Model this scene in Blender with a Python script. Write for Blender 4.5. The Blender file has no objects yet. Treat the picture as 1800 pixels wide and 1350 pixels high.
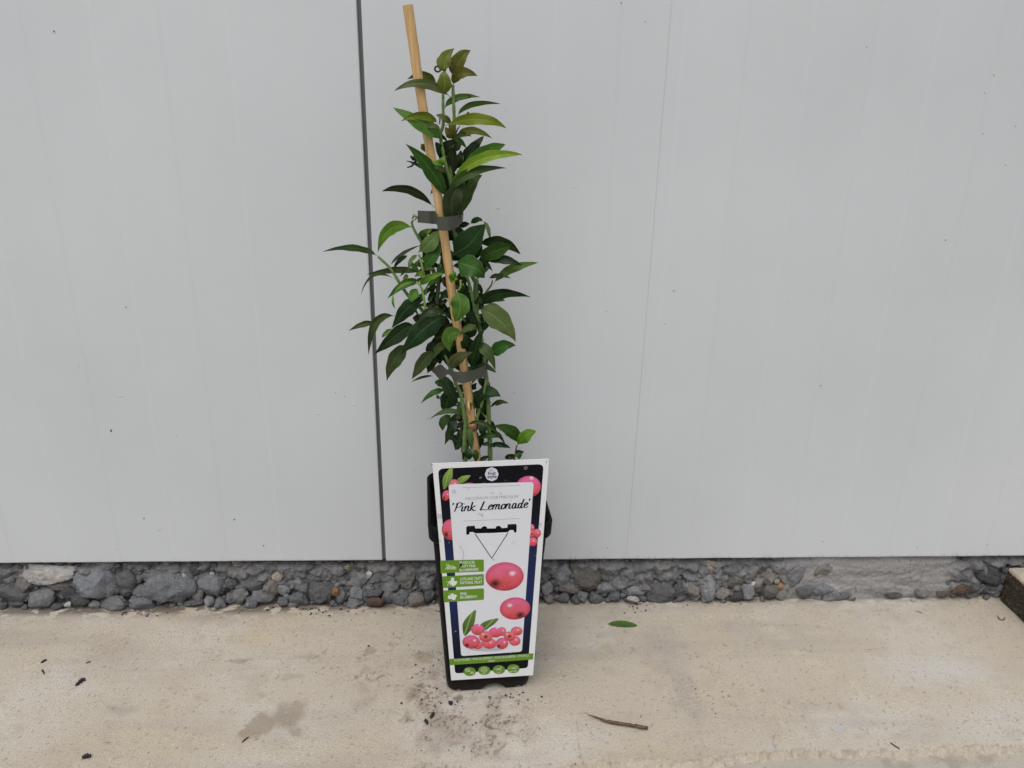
import bpy, bmesh, math, random
import numpy as np
from mathutils import Vector, Matrix, noise as mnoise
from mathutils.geometry import tessellate_polygon

sc = bpy.context.scene
COL = sc.collection
random.seed(7)

# ------------------------------------------------------------------ camera
F = 1352.0                                   # focal length in pixels of an 1800 px wide frame
CAM_H, CAM_D = 0.616, 0.842                  # height above the slab, distance from the wall
_up = -np.array([829 - 900, -(4329 - 675), -F]); _up /= np.linalg.norm(_up)
_x = np.array([29700, -77, -F]); _x -= _up * _x.dot(_up); _x /= np.linalg.norm(_x)
_y = np.cross(_up, _x)
ROT = np.stack([_x, _y, _up])
CPOS = np.array([0.0, -CAM_D, CAM_H])
cam = bpy.data.cameras.new('camera')
cam.sensor_width = 36; cam.lens = 36 * F / 1800
cam.clip_start = 0.01; cam.clip_end = 500
camo = bpy.data.objects.new('camera', cam); COL.objects.link(camo)
camo.matrix_world = Matrix.Translation(Vector(CPOS)) @ Matrix(ROT.tolist()).to_4x4()
sc.camera = camo

# ------------------------------------------------------------------ sky, sun, exposure
SUN_EL, SUN_AZ = math.radians(64), math.radians(200)
w = bpy.data.worlds.new('World'); sc.world = w; w.use_nodes = True
wn = w.node_tree.nodes; wl = w.node_tree.links
bg = wn['Background']
sky = wn.new('ShaderNodeTexSky'); sky.sky_type = 'NISHITA'; sky.sun_disc = False
sky.sun_elevation = SUN_EL; sky.sun_rotation = SUN_AZ
sky.dust_density = 3.0; sky.air_density = 1.0
hs = wn.new('ShaderNodeHueSaturation'); hs.inputs['Saturation'].default_value = 0.30
wl.new(sky.outputs[0], hs.inputs['Color']); wl.new(hs.outputs[0], bg.inputs['Color'])
bg.inputs['Strength'].default_value = 0.125
sun = bpy.data.lights.new('sun', 'SUN'); sun.energy = 1.3; sun.angle = math.radians(55); sun.color = (1, .98, .95)
suno = bpy.data.objects.new('sun', sun); COL.objects.link(suno)
_sd = Vector((math.sin(SUN_AZ) * math.cos(SUN_EL), math.cos(SUN_AZ) * math.cos(SUN_EL), math.sin(SUN_EL)))
suno.rotation_euler = _sd.to_track_quat('Z', 'Y').to_euler()
sc.view_settings.view_transform = 'Standard'; sc.view_settings.look = 'None'
sc.view_settings.gamma = 1; sc.view_settings.use_curve_mapping = False
sc.view_settings.exposure = 0.44

# ------------------------------------------------------------------ surveying helpers: where a sight line meets a plane of the place
def ray(px, py): return ROT @ np.array([px - 900, -(py - 675), -F])
def on_y(px, py, y):
    r = ray(px, py); return Vector(CPOS + r * ((y - CPOS[1]) / r[1]))
def on_z(px, py, z=0.0):
    r = ray(px, py); return Vector(CPOS + r * ((z - CPOS[2]) / r[2]))

# ------------------------------------------------------------------ object helpers
def wloc(o):
    v = Vector((0, 0, 0))
    while o is not None: v += o.location; o = o.parent
    return v
def tag(o, label=None, cat=None, group=None, kind=None):
    if label: o['label'] = label
    if cat: o['category'] = cat
    if group: o['group'] = group
    if kind: o['kind'] = kind
    return o
def mesh_obj(name, verts, faces, mat, parent=None, origin=None, smooth=True, uvs=None, cols=None):
    """verts in world coordinates; the mesh is stored about its own origin"""
    vs = [Vector(v) for v in verts]
    if origin is None:
        lo = Vector((min(v.x for v in vs), min(v.y for v in vs), min(v.z for v in vs)))
        hi = Vector((max(v.x for v in vs), max(v.y for v in vs), max(v.z for v in vs)))
        origin = Vector(((lo.x + hi.x) / 2, (lo.y + hi.y) / 2, lo.z))
    origin = Vector(origin)
    me = bpy.data.meshes.new(name)
    me.from_pydata([v - origin for v in vs], [], faces)
    if smooth: me.polygons.foreach_set('use_smooth', [True] * len(me.polygons))
    if uvs is not None:
        ul = me.uv_layers.new(name='UVMap')
        idx = np.empty(len(me.loops), dtype=np.int32); me.loops.foreach_get('vertex_index', idx)
        ul.data.foreach_set('uv', np.asarray(uvs, dtype=np.float32)[idx].ravel())
    if mat: me.materials.append(mat)
    me.update()
    o = bpy.data.objects.new(name, me); COL.objects.link(o)
    o.location = origin - (wloc(parent) if parent else Vector((0, 0, 0)))
    o.parent = parent
    return o
def empty(name, loc):
    o = bpy.data.objects.new(name, None); COL.objects.link(o); o.location = loc
    o.empty_display_size = 0.02
    return o
def box(x0, x1, y0, y1, z0, z1):
    v = [(x, y, z) for z in (z0, z1) for y in (y0, y1) for x in (x0, x1)]
    return v, [(0, 2, 3, 1), (4, 5, 7, 6), (0, 1, 5, 4), (2, 6, 7, 3), (0, 4, 6, 2), (1, 3, 7, 5)]
def catmull(pts, n):
    pts = [Vector(p) for p in pts]
    if len(pts) < 3:
        return [pts[0].lerp(pts[-1], i / n) for i in range(n + 1)]
    out = []
    for i in range(len(pts) - 1):
        p0 = pts[max(i - 1, 0)]; p1 = pts[i]; p2 = pts[i + 1]; p3 = pts[min(i + 2, len(pts) - 1)]
        for k in range(n):
            t = k / n
            out.append(0.5 * ((2 * p1) + (p2 - p0) * t + (2 * p0 - 5 * p1 + 4 * p2 - p3) * t * t + (3 * p1 - p0 - 3 * p2 + p3) * t ** 3))
    out.append(pts[-1]); return out
def tube(pts, radii, seg=8, wob=0.0, flat=False):
    pts = [Vector(p) for p in pts]; V = []; Fc = []
    n = len(pts)
    for i, p in enumerate(pts):
        t = (pts[min(i + 1, n - 1)] - pts[max(i - 1, 0)]).normalized()
        a = t.cross(Vector((0, 1, 0.01))).normalized(); b = t.cross(a)
        r = radii[i] if hasattr(radii, '__len__') else radii
        for k in range(seg):
            th = 2 * math.pi * k / seg
            rr = r * (1 + wob * mnoise.noise(Vector((math.cos(th) * 1.5, math.sin(th) * 1.5, i * 0.7))))
            V.append(p + (a * math.cos(th) + b * math.sin(th)) * rr)
    for i in range(n - 1):
        for k in range(seg):
            Fc.append((i * seg + k, i * seg + (k + 1) % seg, (i + 1) * seg + (k + 1) % seg, (i + 1) * seg + k))
    if flat:
        m0 = len(V); V += [v.copy() for v in V[:seg]]; m1 = len(V); V += [v.copy() for v in V[(n - 1) * seg:n * seg]]
        Fc.append(tuple(range(m0, m0 + seg))[::-1]); Fc.append(tuple(range(m1, m1 + seg))); return V, Fc
    V.append(pts[0]); V.append(pts[-1])
    for k in range(seg):
        Fc.append((len(V) - 2, (k + 1) % seg, k)); Fc.append((len(V) - 1, (n - 1) * seg + k, (n - 1) * seg + (k + 1) % seg))
    return V, Fc

# ------------------------------------------------------------------ numpy noise
def _hash(ix, iy, s):
    h = (ix * 374761393 + iy * 668265263 + s * 1442695041) & 0xffffffff
    h = ((h ^ (h >> 13)) * 1274126177) & 0xffffffff
    return ((h ^ (h >> 16)) & 0xffffff) / float(0xffffff)
def vnoise(x, y, s=0):
    ix = np.floor(x).astype(np.int64); iy = np.floor(y).astype(np.int64)
    fx = x - ix; fy = y - iy; fx = fx * fx * (3 - 2 * fx); fy = fy * fy * (3 - 2 * fy)
    a = _hash(ix, iy, s); b = _hash(ix + 1, iy, s); c = _hash(ix, iy + 1, s); d = _hash(ix + 1, iy + 1, s)
    return (a * (1 - fx) + b * fx) * (1 - fy) + (c * (1 - fx) + d * fx) * fy
def fbm(x, y, o=4, s=0):
    v = 0; a = 0.5; t = 0
    for i in range(o):
        v = v + a * vnoise(x * 2 ** i + 17.3 * i, y * 2 ** i + 9.1 * i, s + i); t += a; a *= 0.5
    return v / t
def sstep(a, b, x):
    t = np.clip((x - a) / (b - a), 0, 1); return t * t * (3 - 2 * t)

# ------------------------------------------------------------------ material helpers
class NT:
    def __init__(s, name):
        s.m = bpy.data.materials.new(name); s.m.use_nodes = True
        s.n = s.m.node_tree.nodes; s.l = s.m.node_tree.links
        s.b = s.n['Principled BSDF']; s.out = s.n['Material Output']
    def node(s, t, **kw):
        n = s.n.new(t)
        for k, v in kw.items(): setattr(n, k, v)
        return n
    def link(s, a, b): s.l.new(a, b)
    def set(s, **kw):
        for k, v in kw.items(): s.b.inputs[k.replace('_', ' ')].default_value = v
        return s
    def coord(s, out='Object'): return s.node('ShaderNodeTexCoord').outputs[out]
    def noise(s, vec, scale, detail=4, rough=.55, dist=0):
        n = s.node('ShaderNodeTexNoise'); n.inputs['Scale'].default_value = scale; n.inputs['Detail'].default_value = detail
        n.inputs['Roughness'].default_value = rough; n.inputs['Distortion'].default_value = dist
        s.link(vec, n.inputs['Vector']); return n.outputs['Fac']
    def ramp(s, fac, stops):
        r = s.node('ShaderNodeValToRGB'); e = r.color_ramp.elements
        while len(e) < len(stops): e.new(0.5)
        for i, (p, c) in enumerate(stops):
            e[i].position = p; e[i].color = (*c, 1) if len(c) == 3 else c
        s.link(fac, r.inputs['Fac']); return r.outputs['Color']
    def maprange(s, v, a, b, c, d):
        m = s.node('ShaderNodeMapRange')
        for i, q in enumerate((a, b, c, d)): m.inputs[i + 1].default_value = q
        s.link(v, m.inputs[0]); return m.outputs[0]
    def mix(s, fac, a, b, mode='MIX'):
        m = s.node('ShaderNodeMix', data_type='RGBA', blend_type=mode)
        for sock, v in ((m.inputs[0], fac), (m.inputs[6], a), (m.inputs[7], b)):
            if isinstance(v, (int, float)): sock.default_value = v
            elif isinstance(v, (tuple, list)): sock.default_value = (*v, 1) if len(v) == 3 else v
            else: s.link(v, sock)
        return m.outputs[2]
    def math(s, op, a, b=0.0):
        m = s.node('ShaderNodeMath', operation=op)
        for sock, v in ((m.inputs[0], a), (m.inputs[1], b)):
            if isinstance(v, (int, float)): sock.default_value = v
            else: s.link(v, sock)
        return m.outputs[0]
    def sep(s, v):
        n = s.node('ShaderNodeSeparateXYZ'); s.link(v, n.inputs[0]); return n.outputs
    def bump(s, h, dist, strength=1.0):
        b = s.node('ShaderNodeBump'); b.inputs['Distance'].default_value = dist; b.inputs['Strength'].default_value = strength
        s.link(h, b.inputs['Height']); s.link(b.outputs[0], s.b.inputs['Normal'])
    def color(s, c):
        if isinstance(c, (tuple, list)): s.b.inputs['Base Color'].default_value = (*c, 1)
        else: s.link(c, s.b.inputs['Base Color'])
        return s
def plain(name, c, rough=.5, spec=.5):
    t = NT(name); t.color(c); t.set(Roughness=rough); t.b.inputs['Specular IOR Level'].default_value = spec
    return t.m

# painted steel sandwich panel
def mat_panel():
    t = NT('panel_paint'); P = t.node('ShaderNodeNewGeometry').outputs['Position']
    n1 = t.noise(P, 2.5, 4); c = t.ramp(n1, [(.3, (.450, .467, .480)), (.7, (.500, .516, .528))])
    mp = t.node('ShaderNodeMapping'); mp.inputs['Scale'].default_value = (30, 30, 1.2); t.link(P, mp.inputs[0])
    n2 = t.noise(mp.outputs[0], 1.0, 5, .6)
    c = t.mix(t.maprange(n2, .5, .75, 0, .06), c, (.40, .395, .38))
    n3 = t.noise(P, 95, 2, .5)
    z = t.sep(P)[2]
    d = t.math('MULTIPLY', t.maprange(z, .066, .095, 1, 0), t.noise(mp.outputs[0], 2.0, 3))
    c = t.mix(t.maprange(d, .45, .9, 0, .35), c, (.34, .27, .18))
    t.color(c); t.set(Roughness=.42); t.link(t.maprange(n1, .3, .7, .36, .48), t.b.inputs['Roughness'])
    t.b.inputs['Specular IOR Level'].default_value = .45
    t.bump(t.noise(P, 260, 3), .00012, .5); return t.m
M_PANEL = mat_panel()

def mat_rock(name, stops, per=0.35):
    t = NT(name); P = t.coord('Object'); oi = t.node('ShaderNodeObjectInfo')
    W = t.node('ShaderNodeNewGeometry').outputs['Position']
    n = t.noise(W, 130, 7, .7); c = t.ramp(n, stops)
    c = t.mix(t.maprange(t.noise(W, 260, 4, .65), .52, .70, 0, .6), c, (.05, .05, .052))
    c = t.mix(t.maprange(t.noise(W, 310, 2, .5), .66, .74, 0, .6), c, (.36, .35, .33))
    hsv = t.node('ShaderNodeHueSaturation'); t.link(c, hsv.inputs['Color'])
    t.link(t.maprange(oi.outputs['Random'], 0, 1, 1 - per, 1 + per), hsv.inputs['Value'])
    t.color(hsv.outputs[0]); t.set(Roughness=.92); t.b.inputs['Specular IOR Level'].default_value = .25
    t.bump(t.noise(W, 230, 10, .72), .0075, 1.0); return t.m
ROCK = {
    'g': mat_rock('rock_grey', [(.3, (.14, .141, .147)), (.55, (.22, .222, .228)), (.75, (.33, .328, .325))]),
    'd': mat_rock('rock_dark', [(.3, (.075, .075, .077)), (.6, (.135, .135, .137)), (.8, (.21, .205, .20))]),
    'b': mat_rock('rock_blue_grey', [(.3, (.14, .146, .16)), (.55, (.21, .217, .23)), (.75, (.30, .30, .30))]),
    'n': mat_rock('rock_brown_grey', [(.3, (.14, .13, .118)), (.55, (.22, .203, .182)), (.75, (.31, .29, .265))]),
    'w': mat_rock('rock_white', [(.3, (.42, .39, .37)), (.6, (.58, .56, .54)), (.8, (.66, .64, .62))], .1),
    'e': mat_rock('rock_beige', [(.3, (.30, .25, .20)), (.6, (.44, .38, .31)), (.8, (.55, .48, .41))], .12),
    'o': mat_rock('rock_orange', [(.3, (.24, .13, .06)), (.6, (.36, .2, .1)), (.8, (.42, .28, .18))], .1),
    'r': mat_rock('rock_rust', [(.3, (.09, .055, .04)), (.6, (.15, .095, .07)), (.8, (.22, .16, .12))], .1),
    'm': mat_rock('mortar_bed', [(.3, (.07, .07, .074)), (.6, (.125, .127, .132)), (.8, (.19, .19, .19))], .05),
}
# ------------------------------------------------------------------ ground: one concrete sheet with a broken front edge
def coords(a, b, step, far, grow=1.35):
    c = list(np.arange(a, b + step * .5, step))
    lo = []; s = step; v = a
    while v > far[0]: s *= grow; v -= s; lo.append(v)
    hi = []; s = step; v = c[-1]
    while v < far[1]: s *= grow; v += s; hi.append(v)
    return np.array(lo[::-1] + c + hi)
gx = coords(-.66, .78, .0016, (-60, 60)); gy = coords(-.292, .012, .0016, (-60, .2))
GX, GY = np.meshgrid(gx, gy)
# broken edge of the upper layer (y of the edge along x)
ex = np.array([-5, -.3, .06, .10, .15, .185, .20, .25, .262, .33, .40, .47, .565, .8, 5])
ey = np.array([-.30, -.285, -.269, -.264, -.258, -.2575, -.2605, -.258, -.252, -.2515, -.2525, -.250, -.2495, -.245, -.2])
edge = np.interp(GX, ex, ey) + (fbm(GX * 34, GX * 0 + 3.3, 5, 5) - .5) * .011 + (fbm(GX * 220, GY * 160, 4, 8) - .5) * .008
slope_w = .0025 + .022 * np.clip(fbm(GX * 22, GX * 0 + 7.7, 4, 11) - .3, 0, 1) ** 1.3
dsl = edge - GY                                   # > 0 in front of the edge
low = sstep(0, 1, dsl / slope_w)
chip = sstep(-.001, .0005, dsl) * (1 - sstep(.9, 1.5, dsl / slope_w))
near = ((np.abs(GX) < 1.2) & (GY > -.5)).astype(float)
Z = (fbm(GX * 6, GY * 6, 3, 1) - .5) * .003 * near + (fbm(GX * 160, GY * 160, 3, 2) - .5) * .0005
Z = Z - .0055 * low - (fbm(GX * 260, GY * 260, 4, 21) - .5) * .006 * chip
# colour
def lin(c): return np.array([((v / 255 + .055) / 1.055) ** 2.4 if v > 10 else v / 3294 for v in c])
A0 = np.array([.378, .330, .262])
col = np.ones(GX.shape + (3,)) * A0
def blend(mask, c, k=1.0):
    global col
    m = np.clip(mask * k, 0, 1)[..., None]; col = col * (1 - m) + np.array(c) * m
blend(sstep(.35, .75, fbm(GX * 9, GY * 14, 4, 31)), (.43, .40, .355), .75)      # cool pale cement skin
blend(sstep(.5, .8, fbm(GX * 7 + 5, GY * 12, 4, 37)), (.38, .315, .225), .6)    # yellowish laitance
blend(sstep(.52, .8, fbm(GX * 5 + 2, GY * 30, 5, 41)), (.28, .255, .225), .5)   # greyer trowel bands
blend(sstep(.55, .75, fbm(GX * 45, GY * 60, 4, 43)), (.31, .262, .205), .35)
warpx = (fbm(GX * 70, GY * 70, 4, 51) - .5); warpy = (fbm(GX * 70, GY * 70, 4, 53) - .5)
def stain(px, py, rx, ry, c, k, soft=.5, warp=.02):
    p = on_z(px, py); q = on_z(px + rx, py); r_ = on_z(px, py - ry)
    ax = abs(q.x - p.x); ay = abs(r_.y - p.y)
    d = np.sqrt(((GX - p.x + warpx * warp) / ax) ** 2 + ((GY - p.y + warpy * warp) / ay) ** 2)
    blend(1 - sstep(1 - soft, 1 + soft * .3, d), c, k)
BR = (.165, .128, .085); DK = (.10, .078, .058); GRY = (.235, .215, .195); YEL = (.40, .325, .22); PAL = (.47, .45, .41)
for s in [(508, 1255, 36, 25, BR, .55, .4, .018), (500, 1262, 44, 26, BR, .2, .8, .04), (455, 1278, 26, 22, BR, .58, .3, .022), (515, 1284, 18, 10, BR, .45, .5, .03), (465, 1222, 10, 8, (.26, .225, .15), .5),
          (355, 1223, 9, 9, (.3, .235, .16), .5), (418, 1161, 22, 6, (.2, .185, .14), .55, .6, .012), (425, 1162, 9, 5, (.17, .155, .115), .5),
          (540, 1155, 30, 5, (.22, .2, .16), .45, .7, .02), (510, 1190, 22, 6, (.22, .2, .16), .45, .7, .02), (205, 1245, 28, 12, GRY, .6, .8), (235, 1243, 16, 7, GRY, .4, .8),
          (651, 1144, 12, 7.5, (.22, .185, .125), .7, .3, .004), (744, 1155, 18, 11, (.235, .19, .13), .65, .35, .008), (641, 1178, 12, 7, BR, .3, .6), (635, 1205, 20, 12, (.26, .225, .18), .5, .8),
          (637, 1238, 26, 16, (.26, .225, .18), .5, .8), (722, 1222, 16, 11, BR, .75, .7), (745, 1242, 10, 10, (.2, .165, .115), .55, .7), (740, 1202, 8, 5, DK, .8, .5),
          (757, 1184, 14, 10, (.2, .155, .12), .55, .8), (770, 1262, 26, 24, (.2, .165, .13), .65, .9), (785, 1290, 34, 22, (.22, .18, .145), .55, .9), (805, 1302, 18, 8, BR, .6, .8),
          (760, 1320, 18, 14, (.24, .2, .165), .55, .8), (720, 1255, 8, 12, (.2, .17, .12), .55, .6), (800, 1221, 10, 5, DK, .8, .5), (828, 1230, 12, 7, (.23, .18, .13), .5),
          (885, 1226, 8, 4, (.2, .15, .09), .6), (912, 1228, 5, 8, (.18, .13, .08), .7), (865, 1281, 7, 9, (.2, .18, .14), .55), (900, 1290, 5, 8, (.19, .17, .13), .55),
          (883, 1313, 7, 9, (.19, .14, .08), .7), (870, 1327, 9, 6, (.17, .14, .1), .6), (845, 1314, 9, 6, (.24, .2, .16), .5), (820, 1275, 60, 50, (.3, .26, .215), .45, .9),
          (1170, 1150, 45, 60, GRY, .35, .9, .05), (1205, 1230, 30, 50, GRY, .5, .9, .04), (1250, 1120, 40, 40, YEL, .4, .9, .04), (1065, 1140, 14, 8, (.31, .25, .165), .6, .6),
          (1116, 1142, 5, 4, (.23, .17, .1), .7), (1290, 1239, 8, 5, (.29, .235, .17), .6, .3, .004), (1478, 1241, 5, 7, (.31, .235, .165), .6, .3, .003), (1437, 1101, 6, 3, (.27, .23, .17), .6, .3, .003),
          (1472, 1280, 7, 7, (.33, .35, .37), .7, .2, .003), (1350, 1313, 7, 5, (.35, .37, .385), .7, .2, .003), (1765, 1262, 6, 5, (.33, .35, .37), .6, .2, .003), (1304, 1142, 5, 3, (.35, .37, .385), .6, .2, .003),
          (1051, 1303, 5, 4, (.33, .35, .36), .6, .2, .003), (460, 1115, 70, 14, YEL, .6, .9, .05), (500, 1085, 60, 10, (.4, .31, .2), .4, .9, .05), (1180, 1095, 120, 18, (.4, .35, .27), .5, .9, .05),
          (200, 1135, 60, 14, (.27, .225, .175), .45, .9, .05), (360, 1085, 80, 14, (.27, .235, .185), .4, .9, .05), (1620, 1175, 120, 40, (.43, .43, .42), .4, .9, .06), (1545, 1080, 90, 20, (.31, .27, .225), .4, .9, .06),
          (1490, 1075, 14, 4, (.33, .22, .12), .5, .7, .01), (1540, 1076, 14, 3, (.35, .24, .13), .45, .7, .01), (990, 1300, 120, 40, PAL, .35, .9, .06), (140, 1330, 160, 30, (.33, .28, .23), .4, .9, .06)]:
    stain(*s)
# curved trowel ridge, pale
for (px, py) in [(1250, 1082), (1290, 1082), (1330, 1084), (1355, 1105), (1375, 1122), (1400, 1145), (1425, 1162), (1460, 1180), (1500, 1205)]:
    stain(px, py, 22, 7, (.47, .41, .31), .38, .9, .02)
# trodden soil: fine dark smears in front of the pot and along the footing
pc = on_z(800, 1275)
reg = np.exp(-(((GX - pc.x) / .085) ** 2 + ((GY - pc.y) / .07) ** 2))
sm = fbm(GX * 150, GY * 110, 5, 61)
clus = sstep(.46, .68, fbm(GX * 55, GY * 45, 3, 63)) * sstep(.2, .65, reg)
blend(clus, (.235, .185, .135), .42)
blend(sstep(.56, .68, fbm(GX * 480, GY * 380, 3, 61)) * clus, (.07, .05, .036), .85)
reg2 = np.exp(-(((GX - on_z(680, 1160).x) / .09) ** 2 + ((GY + .11) / .05) ** 2))
blend(sstep(.56, .68, fbm(GX * 420, GY * 380, 3, 67)) * sstep(.52, .68, fbm(GX * 60, GY * 60, 3, 69)) * sstep(.15, .6, reg2), BR, .8)
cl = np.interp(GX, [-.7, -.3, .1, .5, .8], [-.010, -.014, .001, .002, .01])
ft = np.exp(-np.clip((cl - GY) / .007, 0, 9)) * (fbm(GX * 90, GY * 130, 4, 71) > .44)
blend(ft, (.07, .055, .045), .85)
# grains: dark and light sand
g1 = vnoise(GX * 520, GY * 520, 81); g2 = vnoise(GX * 430, GY * 430, 83)
dens = .5 + .5 * fbm(GX * 8, GY * 8, 3, 85)
blend(sstep(.87, .95, g1 + .12 * (dens - .75)), (.15, .125, .095), .65)
blend(sstep(.93, .98, g2), (.5, .48, .44), .45)
pits = sstep(.80, .9, fbm(GX * 260, GY * 260, 2, 91)); Z -= pits * .0007 * near
blend(pits, (.25, .215, .17), .5)
# cracks
def crack(pts, wid=.0007, k=.6):
    q = catmull([on_z(*p) for p in pts], 12)
    d = np.full(GX.shape, 9.0)
    for p in q: d = np.minimum(d, (GX - p.x + warpx * .006) ** 2 + (GY - p.y + warpy * .006) ** 2)
    blend(1 - sstep(wid * .7, wid * 1.6, np.sqrt(d)), (.17, .13, .09), k)
crack([(1013, 1268), (1016, 1300), (1020, 1330), (1024, 1336)], .0006, .5); crack([(1360, 1290), (1358, 1306), (1366, 1322)], .0006, .5)
# broken edge and the lower, greyer surface
blend(chip, (.36, .305, .225), .55); blend(chip * sstep(.4, .65, fbm(GX * 70, GY * 120, 4, 94)), (.42, .375, .31), .5); blend(chip * sstep(.55, .7, fbm(GX * 250, GY * 250, 3, 95)), (.24, .19, .13), .4)
blend(low * (1 - chip), (.33, .30, .255), .8)
blend(low * (1 - chip) * sstep(.5, .7, fbm(GX * 60, GY * 90, 4, 97)), (.22, .195, .155), .6)
blend((np.abs(dsl) < .0011) * (fbm(GX * 90, GY * 90, 3, 99) > .45), (.2, .155, .11), .35)
pore = sstep(.93, .97, vnoise(GX * 300 + 3, GY * 300, 111)) * (fbm(GX * 30, GY * 30, 3, 113) > .42)
blend(pore, (.12, .10, .075), .6)
col = np.clip(col * np.array([1.175, 1.19, 1.21]), 0, .62)
ny, nx = GX.shape
ii = np.arange(nx * ny).reshape(ny, nx)
gf = np.stack([ii[:-1, :-1], ii[:-1, 1:], ii[1:, 1:], ii[1:, :-1]], -1).reshape(-1, 4)
gm = bpy.data.meshes.new('ground')
gm.vertices.add(nx * ny); gm.vertices.foreach_set('co', np.stack([GX, GY, Z], -1).astype(np.float32).ravel())
gm.loops.add(gf.size); gm.loops.foreach_set('vertex_index', gf.astype(np.int32).ravel())
gm.polygons.add(len(gf)); gm.polygons.foreach_set('loop_start', np.arange(0, gf.size, 4, dtype=np.int32)); 
gm.polygons.foreach_set('use_smooth', np.ones(len(gf), dtype=bool))
gm.update(); gm.validate()
ca = gm.color_attributes.new('concrete', 'FLOAT_COLOR', 'POINT')
ca.data.foreach_set('color', np.concatenate([col, np.ones(col.shape[:2] + (1,))], -1).astype(np.float32).ravel())
t = NT('concrete_slab'); at_ = t.node('ShaderNodeAttribute', attribute_name='concrete')
P = t.coord('Object')
c = t.mix(t.maprange(t.noise(P, 900, 3, .6), .35, .65, 0, .42), at_.outputs['Color'], (.20, .17, .135))
c = t.mix(t.maprange(t.noise(P, 620, 2, .5), .69, .74, 0, .65), c, (.09, .075, .06))
t.color(c); t.set(Roughness=.9); t.b.inputs['Specular IOR Level'].default_value = .3
t.bump(t.noise(P, 420, 6, .7), .0022, .8)
gm.materials.append(t.m)
ground = bpy.data.objects.new('ground', gm); COL.objects.link(ground); tag(ground, kind='structure')

# ------------------------------------------------------------------ wall of two insulated panels
wall = empty('panel_wall', (-.1165, .02, .064))
tag(wall, 'pale grey metal panel wall with dark vertical joint behind the potted plant', 'wall')
def panel(x0, x1, zb, phase, edge_l, edge_r):
    xs = []; ys = []
    x = x0; per = .131
    def add(a, b): xs.append(a); ys.append(b)
    if edge_l: add(x0, .012); add(x0, .0012); add(x0 + .0004, .0004); add(x0 + .0012, 0)
    else: add(x0, 0)
    k = math.ceil((x0 + .006 - phase) / per)
    while phase + k * per + .07 < x1 - .006:
        p = phase + k * per; dep = .00032
        for (dx, yy) in ((0, 0), (.0005, .00002), (.0042, dep - .00002), (.0047, dep), (.0655, dep), (.066, dep - .00002), (.0697, .00002), (.0702, 0)):
            add(p + dx, yy)
        k += 1
    if edge_r: add(x1 - .0012, 0); add(x1 - .0004, .0004); add(x1, .0012); add(x1, .012)
    else: add(x1, 0)
    V = []; Fc = []; n = len(xs); zt = 3.2
    for z, back in ((zb, 0.010), (zb, 0), (zb + .0012, -.0), (zt, 0)):
        for i in range(n): V.append((xs[i], max(ys[i], back) if back else ys[i] + (.0006 if z == zb else 0), z - (0 if not back else 0)))
    for r in range(3):
        for i in range(n - 1):
            Fc.append((r * n + i, r * n + i + 1, (r + 1) * n + i + 1, (r + 1) * n + i))
    o = mesh_obj('panel', V, Fc, M_PANEL, wall, smooth=False)
    return o
panel(-3.2, -.1190, .0656, -.052, False, True)
panel(-.1147, 3.2, .0645, on_y(1089, 0, 0).x, True, False)
v, f_ = box(-.1215, -.1105, .0045, .02, .0655, 3.2)
mesh_obj('joint_gasket', v, f_, plain('gasket', (.10, .10, .106), .6), wall, smooth=False)
v, f_ = box(-3.2, 3.2, .03, .06, .055, 3.2)
mesh_obj('panel_core', v, f_, plain('core_dark', (.04, .04, .04), .9), wall, smooth=False)
# thin pressed line running up the right panel
pa = on_y(1181, 0, 0); 
v, f_ = box(pa.x - .0002, pa.x + .0002, -.00004, .0004, .07, 3.1)
mesh_obj('crease_line', v, f_, plain('crease_dirt', (.455, .458, .452), .45), wall, smooth=False)
# fly specks, scuffs and drips on the paint
def disc_blob(c, rx, rz, n=9, seed=0, y=-.0002, bulge=.0004):
    rnd = random.Random(seed); V = [Vector((c.x, y - bulge, c.z))]
    for k in range(n):
        a = 2 * math.pi * k / n; q = rnd.uniform(.7, 1.2)
        V.append(Vector((c.x + rx * q * math.cos(a), y, c.z + rz * q * math.sin(a))))
    return V, [(0, 1 + (k + 1) % n, 1 + k) for k in range(n)]
SV = []; SF = []
def addm(V, Fc, DV, DF):
    b = len(DV); DV += V; DF += [tuple(i + b for i in q) for q in Fc]
sp = [(195, 757, 1.6, 3.4), (95, 55, 1.5, 1.5), (221, 540, 1.4, 1.2), (138, 644, 1, 1), (253, 911, 2, 1.4), (412, 913, 1.6, 1.5), (463, 959, 2, 1.4), (590, 690, 1.1, 1.1), (606, 697, 1.1, 1.1),
      (1443, 678, 1.6, 1.2), (1662, 422, 1.8, .9), (1184, 511, 1.8, 1), (1170, 569, 1, 1.3), (1523, 83, 1, 1), (1731, 163, 1, 1), (1747, 132, 1, 1), (1728, 235, 1, 1), (1066, 547, 1, 1), (1134, 38, 1, 1), (904, 690, 1, 1),
      (1092, 5, 1.2, 1.2), (1387, 532, .8, .9), (1767, 290, 1.6, .7), (1785, 222, 1, 1), (1612, 962, 1.3, 1.2), (1447, 952, 1.2, 1.1), (1735, 957, 1.3, 1), (1068, 963, 1.2, 1.2), (205, 965, 1.2, 1), (728, 827, 1, 1.3), (310, 765, 1, 1)]
for i, (px, py, a, b) in enumerate(sp):
    addm(*disc_blob(on_y(px, py, 0), a * .00052, b * .00052, seed=i), SV, SF)
rr = random.Random(3)
for i in range(14):
    s_ = rr.uniform(.15, .35)
    addm(*disc_blob(Vector((rr.uniform(-.6, .72), 0, rr.uniform(.08, .9))), s_ * .0009, s_ * .0009, 6, i), SV, SF)
tag(mesh_obj('dirt_specks', SV, SF, plain('fly_dirt', (.05, .047, .045), .7), wall), kind='stuff')
SV = []; SF = []
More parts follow.
